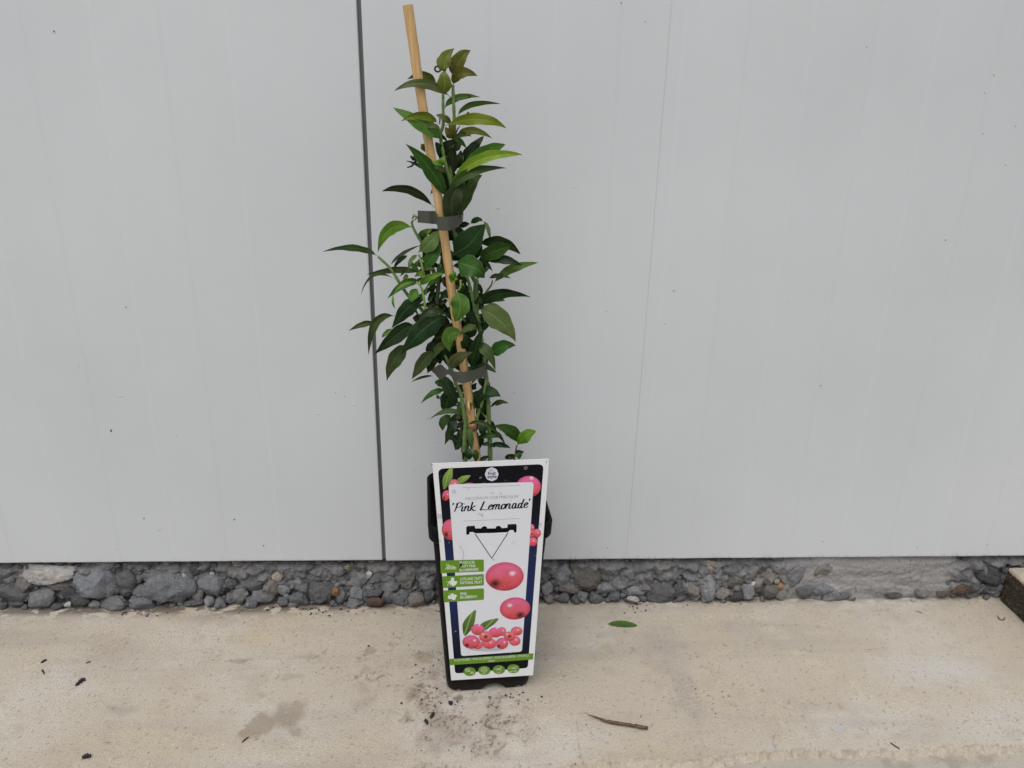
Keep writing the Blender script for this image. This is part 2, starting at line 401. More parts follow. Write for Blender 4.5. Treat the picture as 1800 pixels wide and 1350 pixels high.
for i, (px, py, a, b) in enumerate([(622, 711, 4, 1.5), (750, 733, 3, 3.5), (765, 785, 2.5, 2.5), (280, 930, 4, 1.2), (1010, 328, 2, 1), (875, 365, 3, 1), (211, 696, 5, 1), (560, 727, 4, 1.5), (707, 795, 1.2, 1.2)]):
    addm(*disc_blob(on_y(px, py, 0), a * .0007, b * .0007, 12, i, bulge=.0004), SV, SF)
tag(mesh_obj('paint_drips', SV, SF, plain('drip', (.50, .513, .522), .42), wall), kind='stuff')
# short dark fibres along the lower edge of the right panel
SV = []; SF = []
for i in range(150):
    x = rr.choice([rr.uniform(.09, .69), rr.uniform(.22, .68)]); hgt = rr.uniform(.0015, .008) * rr.uniform(.4, 1)
    p = Vector((x, -.0004, .0652)); q = Vector((x + rr.uniform(-.002, .002), -.0009, .065 + hgt))
    addm([p, p + Vector((.00028, 0, 0)), q], [(0, 1, 2)], SV, SF)
tag(mesh_obj('fibre_fringe', SV, SF, plain('fibre', (.13, .10, .07), .9), wall), kind='stuff')

# ------------------------------------------------------------------ rough rubble concrete footing
foot = empty('rubble_footing', (0, .03, 0))
tag(foot, 'rough grey rubble concrete footing under the panel wall', 'footing')
def worley(x, y, s):
    ix = np.floor(x).astype(np.int64); iy = np.floor(y).astype(np.int64); f = np.full(x.shape, 9.0)
    for a in (-1, 0, 1):
        for b in (-1, 0, 1):
            cx = ix + a; cy = iy + b
            f = np.minimum(f, np.hypot(cx + _hash(cx, cy, s) - x, cy + _hash(cx, cy, s + 7) - y))
    return f
fx = np.concatenate([np.linspace(-1.6, -.66, 90), np.arange(-.656, .76, .0014), np.linspace(.77, 1.7, 90)])
fz = np.linspace(-.006, .078, 62)
FX, FZ = np.meshgrid(fx, fz)
smooth_zone = sstep(.385, .43, FX) * (1 - sstep(.615, .65, FX))
wx = FX + (fbm(FX * 80, FZ * 80, 3, 211) - .5) * .012; wz = FZ + (fbm(FX * 80, FZ * 80, 3, 213) - .5) * .012
lump = (fbm(FX * 45, FZ * 45, 3, 201) - .5) * .014 - np.clip(1 - worley(wx * 62, wz * 75, 221) ** 2 * 1.3, 0, 1) * .011 - np.clip(1 - worley(wx * 150, wz * 160, 231) ** 2 * 1.3, 0, 1) * .004 + (fbm(FX * 330, FZ * 330, 3, 203) - .5) * .003
flat = (fbm(FX * 30, FZ * 60, 3, 205) - .5) * .004 + (fbm(FX * 260, FZ * 260, 4, 207) - .5) * .0022 - .0025 * sstep(.02, .012, FZ) * 0
FY = .0172 - .003 * sstep(.05, .2, FX) + lump * (1 - smooth_zone) - smooth_zone * (.011 + .003 * sstep(.06, 0, FZ) - flat * 1.0)
FY = FY + .014 * sstep(.050, .062, FZ) * (1 - smooth_zone * .6)
ny, nx = FX.shape; ii = np.arange(nx * ny).reshape(ny, nx)
ff = np.stack([ii[:-1, :-1], ii[:-1, 1:], ii[1:, 1:], ii[1:, :-1]], -1).reshape(-1, 4).tolist()
mesh_obj('mortar_bed', np.stack([FX, FY, FZ], -1).reshape(-1, 3).tolist(), ff, None, foot)
t = NT('mortar'); W = t.node('ShaderNodeNewGeometry').outputs['Position']
mp = t.node('ShaderNodeMapping'); mp.inputs['Scale'].default_value = (18, 18, 90); t.link(W, mp.inputs[0])
c = t.ramp(t.noise(W, 110, 6, .65), [(.3, (.10, .10, .104)), (.55, (.16, .158, .156)), (.75, (.23, .225, .22))])
sm_ = t.math('MULTIPLY', t.maprange(t.sep(W)[0], .385, .43, 0, 1), t.maprange(t.sep(W)[0], .62, .65, 1, 0))
c2 = t.ramp(t.noise(mp.outputs[0], 1, 5, .6), [(.3, (.20, .192, .185)), (.5, (.26, .25, .24)), (.7, (.37, .365, .36))])
c = t.mix(sm_, c, c2)
c = t.mix(t.maprange(t.noise(W, 330, 3), .6, .7, 0, .7), c, (.05, .047, .045))
t.color(c); t.set(Roughness=.93); t.b.inputs['Specular IOR Level'].default_value = .2
t.bump(t.noise(W, 480, 8, .7), .002, 1)
bpy.data.objects['mortar_bed'].data.materials.append(t.m)
# stone shapes, shared between the stones
def lumps(p):
    f = mnoise.voronoi(p)[0]
    return max(0.0, 1 - f[0] * f[0] * 1.15), min(1, (f[1] - f[0]) * 4)
def stone_mesh(seed, sub=4):
    bm = bmesh.new(); bmesh.ops.create_icosphere(bm, subdivisions=sub, radius=1)
    o = Vector((seed * 13.1, seed * 7.7, seed * 3.3)); rg_ = .8 + .6 * ((seed * 37) % 10) / 10
    cr_ = random.Random(seed); cuts = [(Vector((cr_.gauss(0, 1), cr_.gauss(0, 1), cr_.gauss(0, 1))).normalized(), cr_.uniform(.62, .9)) for _ in range(9)]
    for v in bm.verts:
        p = v.co.copy()
        l1, c1 = lumps(p * 1.35 + o); l2, c2 = lumps(p * 3.1 + o * 1.7); l3, c3 = lumps(p * 7 + o * .6)
        q = p * (.97 + .30 * mnoise.noise(p * .9 + o))
        for n_, h_ in cuts:
            e_ = q.dot(n_) - h_
            if e_ > 0: q = q - n_ * e_ * .9
        q = q * (1 + rg_ * (.13 * (l1 - .6) + .15 * (l2 - .6) + .10 * (l3 - .6)) + .05 * mnoise.noise(p * 8 + o) + .045 * mnoise.noise(p * 17 + o))
        v.co = q
    me = bpy.data.meshes.new('stone'); bm.to_mesh(me); bm.free(); me.materials.append(None)
    me.polygons.foreach_set('use_smooth', [True] * len(me.polygons)); return me
SHAPES = [stone_mesh(i + 1) for i in range(14)]
def new_stone(i, k, name='stone'):
    o = bpy.data.objects.new(name, SHAPES[i]); COL.objects.link(o)
    o.material_slots[0].link = 'OBJECT'; o.material_slots[0].material = ROCK[k]
    return o
placed = []
srnd = random.Random(11)
def put_stone(x, z, rx, rz, k, y=None, dy=None):
    if y is None: y = .012 - .014 * max(0, 1 - z / .045)
    ry = dy if dy else min(rx, rz) * srnd.uniform(.75, 1.0)
    o = new_stone(srnd.randrange(14), k)
    o.parent = foot
    o.location = Vector((x, y, z)) - foot.location
    o.rotation_euler = (srnd.uniform(-.3, .3), srnd.choice([0, math.pi]) + srnd.uniform(-.25, .25), srnd.choice([0, math.pi]) + srnd.uniform(-.2, .2))
    o.scale = (rx, ry, rz); placed.append((x, z, rx, rz))
R1 = [(380, 170, 250, 85, 'w'), (60, 190, 80, 75, 'd'), (110, 320, 170, 75, 'd'), (200, 262, 75, 58, 'n'), (330, 375, 125, 80, 'g'), (800, 240, 175, 145, 'b'), (1010, 240, 95, 115, 'g'), (1150, 310, 105, 64, 'g'),
      (1330, 270, 225, 135, 'b'), (1380, 160, 62, 52, 'b'), (1690, 250, 98, 105, 'b'), (910, 420, 128, 60, 'g'), (1140, 405, 118, 65, 'b'), (745, 412, 58, 32, 'g'), (450, 440, 48, 32, 'd'), (540, 418, 30, 20, 'w'),
      (1570, 325, 48, 55, 'n'), (1540, 402, 78, 32, 'g'), (1745, 440, 46, 52, 'b'), (1462, 200, 28, 36, 'w'), (1676, 178, 24, 22, 'w'), (560, 330, 70, 60, 'd'), (640, 380, 80, 60, 'd'), (780, 325, 40, 32, 'e'), (1065, 450, 40, 32, 'n'),
      (500, 250, 110, 40, 'n'), (20, 430, 35, 30, 'd'), (130, 410, 50, 25, 'd'), (700, 290, 60, 50, 'g'), (1230, 170, 70, 50, 'b'), (1660, 390, 50, 40, 'g'), (1080, 190, 90, 50, 'g')]
R2 = [(200, 240, 92, 72, 'b'), (110, 340, 68, 64, 'g'), (270, 355, 104, 56, 'g'), (190, 425, 47, 47, 'b'), (290, 190, 58, 44, 'g'), (400, 190, 42, 46, 'e'), (510, 170, 84, 72, 'g'), (640, 130, 62, 52, 'b'), (350, 265, 74, 74, 'n'),
      (440, 290, 54, 44, 'g'), (560, 370, 88, 62, 'b'), (600, 280, 62, 62, 'g'), (740, 310, 112, 88, 'd'), (855, 315, 36, 36, 'o'), (790, 165, 74, 62, 'b'), (890, 205, 82, 44, 'g'), (990, 120, 112, 54, 'n'), (955, 112, 34, 30, 'e'),
      (1118, 180, 30, 34, 'w'), (1060, 205, 62, 64, 'g'), (1200, 190, 74, 74, 'g'), (1290, 200, 74, 62, 'b'), (1290, 278, 74, 42, 'g'), (1420, 205, 84, 84, 'n'), (1160, 320, 86, 38, 'b'), (1170, 398, 90, 36, 'r'), (1030, 340, 64, 72, 'g'),
      (1000, 412, 64, 46, 'g'), (1370, 355, 74, 62, 'g'), (1500, 385, 84, 62, 'n'), (1580, 240, 74, 74, 'g'), (660, 210, 74, 54, 'g'), (450, 400, 54, 42, 'g'), (40, 240, 55, 45, 'g'), (90, 180, 60, 40, 'd'), (520, 435, 40, 26, 'g'),
      (900, 340, 50, 60, 'g'), (1280, 350, 50, 45, 'g'), (1160, 90, 60, 35, 'g'), (1240, 110, 55, 45, 'g'), (1340, 120, 60, 40, 'd'), (1510, 150, 60, 50, 'd'), (20, 360, 40, 40, 'g'), (700, 130, 45, 35, 'b'), (1590, 350, 50, 50, 'd')]
R3 = [(110, 150, 54, 54, 'n'), (210, 220, 84, 94, 'g'), (400, 220, 155, 115, 'n'), (590, 210, 62, 84, 'b'), (560, 322, 74, 48, 'g'), (630, 392, 56, 48, 'b'), (740, 272, 112, 54, 'g'), (720, 150, 94, 62, 'b'), (840, 150, 64, 54, 'b'),
      (980, 150, 74, 54, 'g'), (778, 420, 50, 25, 'w'), (990, 362, 114, 76, 'g'), (900, 282, 42, 32, 'n'), (1235, 222, 82, 62, 'b'), (1240, 332, 62, 68, 'n'), (1370, 150, 102, 52, 'e'), (1362, 312, 84, 94, 'g'), (1550, 170, 84, 74, 'g'),
      (1580, 272, 84, 62, 'n'), (1685, 350, 62, 64, 'g'), (1480, 372, 62, 44, 'n'), (1590, 392, 62, 42, 'd'), (1050, 372, 26, 24, 'o'), (320, 442, 38, 42, 'g'), (110, 415, 42, 37, 'n'), (230, 412, 54, 37, 'g'), (1070, 250, 70, 50, 'n'),
      (1760, 282, 54, 54, 'n'), (1780, 180, 54, 64, 'g'), (1455, 275, 54, 54, 'n'), (1725, 300, 18, 24, 'w'), (380, 400, 45, 45, 'g'), (480, 415, 55, 40, 'g'), (80, 250, 50, 55, 'b'), (100, 340, 50, 50, 'g'), (290, 330, 90, 50, 'n'), (800, 350, 90, 45, 'g'),
      (1140, 350, 45, 70, 'd'), (1100, 150, 50, 50, 'g'), (950, 220, 60, 45, 'n'), (280, 150, 70, 40, 'd'), (470, 160, 50, 40, 'g'), (1680, 170, 55, 45, 'g')]
R4 = [(210, 230, 94, 94, 'b'), (100, 180, 64, 54, 'g'), (95, 280, 22, 22, 'e'), (122, 315, 24, 21, 'o'), (50, 340, 62, 52, 'n'), (130, 362, 38, 32, 'n'), (300, 342, 64, 52, 'g'), (390, 335, 84, 52, 'b'), (390, 200, 94, 74, 'n'), (1372, 337, 62, 30, 'r'),
      (1458, 325, 48, 36, 'g'), (1550, 240, 84, 76, 'd'), (1635, 130, 32, 26, 'g'), (1720, 125, 70, 30, 'd'), (470, 160, 70, 40, 'n'), (470, 380, 70, 35, 'g'), (40, 240, 60, 60, 'n'), (1560, 150, 60, 35, 'd'), (560, 385, 60, 25, 'g'), (900, 375, 60, 22, 'd'), (1100, 365, 60, 22, 'n'), (1240, 365, 50, 22, 'n')]
for lst, ox, oy, s in ((R1, 0, 970, 4.5), (R2, 400, 970, 4.5), (R3, 940, 960, 4.5), (R4, 1340, 950, 3.913)):
    for (X, Y, rx, ry, k) in lst:
        px, py = ox + X / s, oy + Y / s
        p = on_y(px, py, .004); y = .013 - .015 * max(0, 1 - p.z / .045) + .005 * max(0, min(1, (p.z - .045) / .015))
        if k in 'weor': y -= .005
        p = on_y(px, py, y)
        m = (p - on_y(px + 1, py, y)).length
        rz = ry / s * m * 1.12
        z = max(p.z, rz * .55)
        put_stone(p.x, min(z, .066 - rz * .35), rx / s * m * 1.03, rz, k, y)
tries = 0
while len(placed) < 292 and tries < 9000:
    tries += 1
    x = srnd.uniform(-.68, .72); z = srnd.uniform(.002, .062); r = srnd.choice([.0035, .0045, .006, .008]) * srnd.uniform(.8, 1.2)
    if .40 < x < .625: continue
    if any(abs(x - a) < (rx + r) * .62 and abs(z - b) < (rz + r) * .62 for a, b, rx, rz in placed): continue
    put_stone(x, z, r * srnd.uniform(.9, 1.4), r, srnd.choice('gggbdnn'), None)
# gravel filling the gaps
def blob(c, r, rnd, sub=1):
    bm = bmesh.new(); bmesh.ops.create_icosphere(bm, subdivisions=sub, radius=1); bm.verts.ensure_lookup_table()
    o = Vector((rnd.random() * 50, rnd.random() * 50, rnd.random() * 50))
    V = [Vector(c) + Vector((v.co.x * r[0], v.co.y * r[1], v.co.z * r[2])) * (1 + .55 * mnoise.noise(v.co * 1.6 + o)) for v in bm.verts]
    Fc = [tuple(v.index for v in f.verts) for f in bm.faces]; bm.free(); return V, Fc
SV = []; SF = []
for i in range(900):
    x = srnd.uniform(-1.3, 1.4) if i % 3 == 0 else srnd.uniform(-.68, .72)
    if .40 < x < .625: continue
    z = srnd.uniform(0, .064); r = srnd.uniform(.0015, .0042)
    if abs(x) > .72: r *= 2.5
    addm(*blob((x, .010 - .013 * max(0, 1 - z / .045), z), (r * 1.2, r, r), srnd), SV, SF)
tag(mesh_obj('gravel', SV, SF, ROCK['g'], foot), kind='stuff')

# ------------------------------------------------------------------ concrete block lying at the right
def build_block():
    hx, x0, x1, y0, y1, zt = .0, .699, .90, -.32, -.004, .050
    bm = bmesh.new(); bmesh.ops.create_cube(bm, size=1)
    for v in bm.verts: v.co = Vector(((x0 + x1) / 2 + v.co.x * (x1 - x0), (y0 + y1) / 2 + v.co.y * (y1 - y0), zt / 2 + v.co.z * zt))
    bmesh.ops.bevel(bm, geom=bm.edges[:], offset=.004, segments=3, affect='EDGES', profile=.6)
    bmesh.ops.subdivide_edges(bm, edges=[e for e in bm.edges if e.calc_length() > .02], cuts=28, use_grid_fill=True)
    for v in bm.verts:
        p = v.co
        v.co = p + Vector((mnoise.noise(p * 130) * .0012 + mnoise.noise(p * 420) * .0010 + mnoise.noise(p * 30) * .002, mnoise.noise(p * 130 + Vector((9, 1, 4))) * .0012, mnoise.noise(p * 150 + Vector((3, 8, 2))) * .0008))
    me = bpy.data.meshes.new('concrete_block'); bm.to_mesh(me); bm.free()
    me.polygons.foreach_set('use_smooth', [True] * len(me.polygons))
    t = NT('block_concrete'); W = t.node('ShaderNodeNewGeometry').outputs['Position']
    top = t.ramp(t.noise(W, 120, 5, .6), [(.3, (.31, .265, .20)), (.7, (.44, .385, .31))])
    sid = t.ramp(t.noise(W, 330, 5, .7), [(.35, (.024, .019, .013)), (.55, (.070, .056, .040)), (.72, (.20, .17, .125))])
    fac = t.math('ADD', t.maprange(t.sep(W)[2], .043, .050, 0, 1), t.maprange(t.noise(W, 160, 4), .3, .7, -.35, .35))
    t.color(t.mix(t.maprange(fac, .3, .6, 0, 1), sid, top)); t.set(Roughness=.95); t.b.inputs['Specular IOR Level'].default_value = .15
    t.bump(t.noise(W, 600, 6, .7), .002, 1)
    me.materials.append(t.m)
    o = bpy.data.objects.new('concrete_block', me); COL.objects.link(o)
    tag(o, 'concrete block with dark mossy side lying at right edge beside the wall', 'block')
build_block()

# ------------------------------------------------------------------ pot
POT_C = Vector((.0106, -.1115, 0)); POT_A = math.radians(4.0)
_ca, _sa = math.cos(POT_A), math.sin(POT_A)
def pl(x, y, z): return Vector((POT_C.x + x * _ca - y * _sa, POT_C.y + x * _sa + y * _ca, z))
def half(z): return .0462 + .0130 * z / .215
def ring(hw, r, n=12):
    pts = []
    for cx, cy, a0 in ((1, -1, -90), (1, 1, 0), (-1, 1, 90), (-1, -1, 180)):
        for k in range(n + 1):
            a = math.radians(a0 + 90 * k / n)
            pts.append((cx * (hw - r) + r * math.cos(a), cy * (hw - r) + r * math.sin(a)))
        # straight side gets intermediate points
        nx_ = {(1, -1): (1, 1), (1, 1): (-1, 1), (-1, 1): (-1, -1), (-1, -1): (1, -1)}[(cx, cy)]
        a = math.radians(a0 + 90); p0 = pts[-1]
        p1 = (nx_[0] * (hw - r) + r * math.cos(a), nx_[1] * (hw - r) + r * math.sin(a))
        for k in range(1, 24): pts.append((p0[0] + (p1[0] - p0[0]) * k / 24, p0[1] + (p1[1] - p0[1]) * k / 24))
    return pts
def loft(prof, name, mat, parent, notch=False):
    V = []; Fc = []; n = None
    for (z, hw, r) in prof:
        R_ = ring(hw, r); n = len(R_)
        for (x, y) in R_:
            zz = z
            if notch and z < .02:
                u = (x if abs(y) > abs(x) else y) / hw
                arch = .0085 * math.sqrt(max(0, 1 - ((u - .12) / .27) ** 2)) + (.004 if .70 < abs(u) < .80 else 0)
                zz = max(z, arch) if z < .011 else z
            V.append(pl(x, y, zz))
    for i in range(len(prof) - 1):
        for k in range(n): Fc.append((i * n + k, i * n + (k + 1) % n, (i + 1) * n + (k + 1) % n, (i + 1) * n + k))
    return mesh_obj(name, V, Fc, mat, parent)
t = NT('pot_plastic'); P = t.node('ShaderNodeNewGeometry').outputs['Position']
c = t.ramp(t.noise(P, 40, 5), [(.35, (.0028, .003, .004)), (.7, (.006, .0065, .008))])
c = t.mix(t.maprange(t.noise(P, 300, 4, .7), .62, .76, 0, .25), c, (.05, .045, .04))
c = t.mix(t.math('MULTIPLY', t.maprange(t.sep(P)[2], 0, .02, .35, 0), t.noise(P, 120, 4)), c, (.09, .065, .045))
t.color(c); t.set(Roughness=.42); t.b.inputs['Specular IOR Level'].default_value = .07; t.bump(t.noise(P, 420, 4), .0004, .5); M_POT = t.m
pot = empty('plant_pot', POT_C)
tag(pot, 'tall square black plastic plant pot standing on the concrete', 'pot')
loft([(.000, .0448, .012), (.003, .0462, .012), (.010, half(.01), .012), (.0115, half(.0115), .012), (.03, half(.03), .012), (.10, half(.1), .012), (.19, half(.19), .012), (.1995, half(.2), .012),
      (.1996, half(.2) - .002, .011), (.10, half(.1) - .002, .011), (.012, half(.012) - .002, .011), (.012, .02, .008), (.012, .001, .0005)], 'body', M_POT, pot, True)
loft([(.199, .0575, .012), (.1990, .0615, .013), (.2005, .0625, .014), (.2155, .0632, .014), (.2170, .0622, .013), (.2168, .0605, .012), (.199, .0565, .011), (.199, .0575, .012)], 'rim', M_POT, pot)
# soil
rg = np.linspace(-.055, .055, 40); SX, SY = np.meshgrid(rg, rg); SZ = .176 + fbm(SX * 300, SY * 300, 4, 301) * .012
ii = np.arange(1600).reshape(40, 40); ff = np.stack([ii[:-1, :-1], ii[:-1, 1:], ii[1:, 1:], ii[1:, :-1]], -1).reshape(-1, 4).tolist()
t = NT('soil'); P = t.coord('Object'); t.color(t.ramp(t.noise(P, 400, 5, .7), [(.35, (.012, .009, .006)), (.7, (.07, .05, .035))])); t.set(Roughness=1); t.bump(t.noise(P, 500, 5), .003); M_SOIL = t.m
tag(mesh_obj('potting_soil', [pl(x * .985, y * .985, z) for x, y, z in zip(SX.ravel(), SY.ravel(), SZ.ravel())], ff, M_SOIL), 'dark crumbly potting soil filling the black pot', 'soil', kind='stuff')

# ------------------------------------------------------------------ printed card hung on the pot
_p0 = pl(0, -(half(.0) + .0015), 0.0); _p1 = pl(0, -.0650, .215)
CU = (pl(1, 0, 0) - pl(0, 0, 0)).normalized(); CV = (_p1 - _p0).normalized(); CN = CU.cross(CV).normalized()   # CN points to the viewer
def card_uv(px, py):
    r = Vector(ray(px, py)); o = Vector(CPOS)
    q = o + r * ((_p0 - o).dot(CN) / r.dot(CN)); d = q - _p0
    return (d.dot(CU), d.dot(CV))
def card_pt(u, v, h=0.0): return _p0 + CU * u + CV * v + CN * h
LV = .00006
card = empty('plant_label_card', card_pt(0, .012, 0))
tag(card, 'white printed plant label card with pink berries hooked on the front of the pot', 'label card')
def poly(name, loops, lev, mat, parent=card, thick=0.0, uv=None):
    """loops: lists of (u, v) on the card, first the outline, then holes"""
    tri = tessellate_polygon([[Vector((a, b, 0)) for a, b in L] for L in loops])
    flat = [p for L in loops for p in L]; h = .0008 + lev * LV
    V = [card_pt(a, b, h) for a, b in flat]; Fc = []
    for q in tri:
        a, b, c_ = [Vector((*flat[i], 0)) for i in q]
        Fc.append(tuple(q) if (b - a).cross(c_ - a).z > 0 else tuple(reversed(q)))
    if thick:
        n = len(V); V += [card_pt(a, b, h - thick) for a, b in flat]
        Fc += [tuple(reversed([i + n for i in q])) for q in Fc]
        s = 0
        for L in loops:
            m = len(L)
            for k in range(m): a, b = s + k, s + (k + 1) % m; Fc.append((a, b, b + n, a + n))
            s += m
    uvs = None
    if uv:
        us = [p[0] for p in flat]; vs_ = [p[1] for p in flat]
        lo, hi, l2, h2 = min(us), max(us), min(vs_), max(vs_)
        uvs = [((p[0] - lo) / (hi - lo), (p[1] - l2) / (h2 - l2)) for p in flat] * (2 if thick else 1)
    return mesh_obj(name, V, Fc, mat, parent, smooth=False, uvs=uvs)
def rquad(corners, r, n=6):
    """rounded quad from four px corners TL TR BR BL (r in metres on the card)"""
    C = [Vector(card_uv(*c)) for c in corners]; out = []
    for i in range(4):
        p, a, b = C[i], C[i - 1], C[(i + 1) % 4]
        rr_ = r[i] if hasattr(r, '__len__') else r
        da = (a - p).normalized() * rr_; db = (b - p).normalized() * rr_
        for k in range(n + 1):
            t_ = k / n
            out.append(tuple((p + da) * (1 - t_) ** 2 + p * 2 * t_ * (1 - t_) + (p + db) * t_ ** 2))
    return out
def Z1(X, Y): return (740 + X * 250 / 1534, 790 + Y * 220 / 1350)      # sketch grids of the upper and lower half of the card
def Z2(X, Y): return (740 + X * 250 / 1406, 990 + Y * 240 / 1350)
def flatmat(name, c, rough=.35): return plain(name, c, rough, .2)
M_CARD = flatmat('card_white', (.66, .665, .68), .3); M_INK = plain('ink_black', (.008, .009, .014), .4, .06); M_GREY = flatmat('ink_grey', (.28, .28, .30))
M_GRN = flatmat('print_green', (.115, .235, .018)); M_WPR = flatmat('print_white', (.62, .64, .60)); M_PALE = flatmat('print_pale', (.34, .46, .25))
t = NT('print_night'); z = t.sep(t.node('ShaderNodeNewGeometry').outputs['Position'])[2]
W = t.node('ShaderNodeNewGeometry').outputs['Position']
base = t.ramp(t.maprange(z, .02, .285, 0, 1), [(.08, (.006, .006, .009)), (.22, (.012, .014, .035)), (.42, (.016, .024, .085)), (.62, (.016, .022, .07)), (.80, (.008, .008, .012)), (1, (.006, .006, .008))])
t.color(t.mix(t.maprange(t.noise(W, 700, 3), .5, .7, 0, .35), base, (.02, .024, .045))); t.set(Roughness=.3); t.b.inputs['Specular IOR Level'].default_value = .06; M_NIGHT = t.m
# outline of the hook slot (a real hole) in sketch units
slot_px = [(487, 835), (500, 820), (580, 815), (585, 845), (650, 845), (660, 828), (685, 820), (708, 830), (714, 846), (802, 845), (812, 824), (838, 817), (862, 828), (868, 843), (930, 838), (934, 800), (1022, 797), (1031, 808), (1030, 885), (1020, 896), (1003, 892), (1000, 870), (960, 868), (935, 892), (760, 900), (585, 903), (565, 890), (525, 890), (520, 912), (505, 921), (488, 912)]
slot = [card_uv(*Z1(*p)) for p in slot_px]
outl = [card_uv(*p) for p in ((760, 814), (965, 806), (937, 1186), (793, 1195))]
poly('card_sheet', [outl, slot], 0, M_CARD, thick=.0005)
panel_in = rquad([Z1(296, 372), Z1(1215, 346), Z2(997, 868), Z2(397, 912)], .0035)
frame_out = rquad([Z1(183, 203), Z1(1322, 153), Z2(1055, 1030), Z2(337, 1085)], [.006, .006, .004, .004])
poly('printed_frame', [frame_out, panel_in], 1, M_NIGHT)
poly('printed_panel', [panel_in, slot], 3, flatmat('panel_white', (.62, .63, .66), .3))
# printed berries and leaves
def mat_berry(name, a, b, hl, cal=None):
    t = NT(name); uv = t.node('ShaderNodeTexCoord').outputs['UV']; s = t.sep(uv)
    W = t.node('ShaderNodeNewGeometry').outputs['Position']
    k = t.math('ADD', t.math('MULTIPLY', s[1], .8), t.math('MULTIPLY', t.noise(W, 150, 3), .5))
    c = t.ramp(k, [(.2, (.36, .03, .05)), (.5, a), (.9, b)])
    def spot(cx, cy, r0, r1, colr, c):
        vx = t.math('SUBTRACT', s[0], cx); vy = t.math('SUBTRACT', s[1], cy)
        d = t.math('SQRT', t.math('ADD', t.math('MULTIPLY', vx, vx), t.math('MULTIPLY', vy, vy)))
        return t.mix(t.maprange(d, r0, r1, 1, 0), c, colr)
    vx = t.math('SUBTRACT', s[0], .5); vy = t.math('SUBTRACT', s[1], .5)
    c = t.mix(t.maprange(t.math('SQRT', t.math('ADD', t.math('MULTIPLY', vx, vx), t.math('MULTIPLY', vy, vy))), .36, .5, 0, .45), c, (.33, .02, .07))
    c = t.mix(t.maprange(t.noise(W, 900, 3), .55, .7, 0, .3), c, (.75, .28, .38))
    c = spot(*hl, .02, .11, (.75, .55, .62), c)
    if cal: c = spot(*cal, .04, .2, (.06, .012, .012), c)
    t.color(c); t.b.inputs['Specular IOR Level'].default_value = .2; t.set(Roughness=.3); return t.m
RED = (.58, .085, .09); PNK = (.62, .12, .24)
MB = [mat_berry('berry_left_eye', RED, PNK, (.7, .6), (.25, .28)), mat_berry('berry_right_eye', RED, PNK, (.33, .66), (.68, .2)), mat_berry('berry_pale', (.60, .09, .09), (.66, .16, .24), (.6, .6)), mat_berry('berry_ring', (.60, .10, .09), (.64, .17, .19), (.3, .75), (.5, .5)), mat_berry('berry_pink', RED, (.68, .13, .33), (.6, .9))]
def clip_poly(sub, clip):
    """Sutherland-Hodgman against a convex outline; keeps the part inside"""
    ar = sum(clip[i][0] * clip[(i + 1) % len(clip)][1] - clip[(i + 1) % len(clip)][0] * clip[i][1] for i in range(len(clip)))
    cl_ = clip if ar > 0 else clip[::-1]; out = sub
    for i in range(len(cl_)):
        a, b = cl_[i], cl_[(i + 1) % len(cl_)]; inp = out; out = []
        side = lambda p: (b[0] - a[0]) * (p[1] - a[1]) - (b[1] - a[1]) * (p[0] - a[0])
        for k in range(len(inp)):
            p, q = inp[k - 1], inp[k]; sp_, sq = side(p), side(q)
            if sq >= 0:
                if sp_ < 0: tt = sp_ / (sp_ - sq); out.append((p[0] + (q[0] - p[0]) * tt, p[1] + (q[1] - p[1]) * tt))
                out.append(q)
            elif sp_ >= 0: tt = sp_ / (sp_ - sq); out.append((p[0] + (q[0] - p[0]) * tt, p[1] + (q[1] - p[1]) * tt))
        if not out: return []
    return out
def berry(G, cx, cy, rx, ry, m, lev, rot=0, inner=False):
    L = []
    for k in range(36):
        a = 2 * math.pi * k / 36; x, y = rx * math.cos(a), ry * math.sin(a)
        L.append(card_uv(*G(cx + x * math.cos(rot) - y * math.sin(rot), cy - (x * math.sin(rot) + y * math.cos(rot)))))
    poly('printed_berry', [L], lev, MB[m], uv=True)
def pleaf(G, pts, lev, mat): poly('printed_leaf', [[card_uv(*G(*p)) for p in catmull_closed(pts)]], lev, mat, uv=True)
def catmull_closed(pts, n=5):
    out = []; m = len(pts)
    for i in range(m):
        p0, p1, p2, p3 = [Vector(pts[(i + j - 1) % m]) for j in range(4)]
        if len(p1) == 2: pass
        for k in range(n):
            t_ = k / n; out.append(tuple(0.5 * ((2 * p1) + (p2 - p0) * t_ + (2 * p0 - 5 * p1 + 4 * p2 - p3) * t_ * t_ + (3 * p1 - p0 - 3 * p2 + p3) * t_ ** 3)))
    return out
def mat_pleaf(name, a, b):
    t = NT(name); s = t.sep(t.node('ShaderNodeTexCoord').outputs['UV'])
    d = t.math('ABSOLUTE', t.math('SUBTRACT', s[0], t.math('ADD', t.math('MULTIPLY', s[1], .65), .12)))
    t.color(t.mix(t.maprange(d, .01, .07, .8, 0), t.ramp(s[1], [(0, a), (1, b)]), (.32, .4, .1))); t.set(Roughness=.3); return t.m
ML1 = mat_pleaf('print_leaf_light', (.05, .13, .02), (.22, .33, .06)); ML2 = mat_pleaf('print_leaf_dark', (.02, .06, .012), (.10, .18, .03))
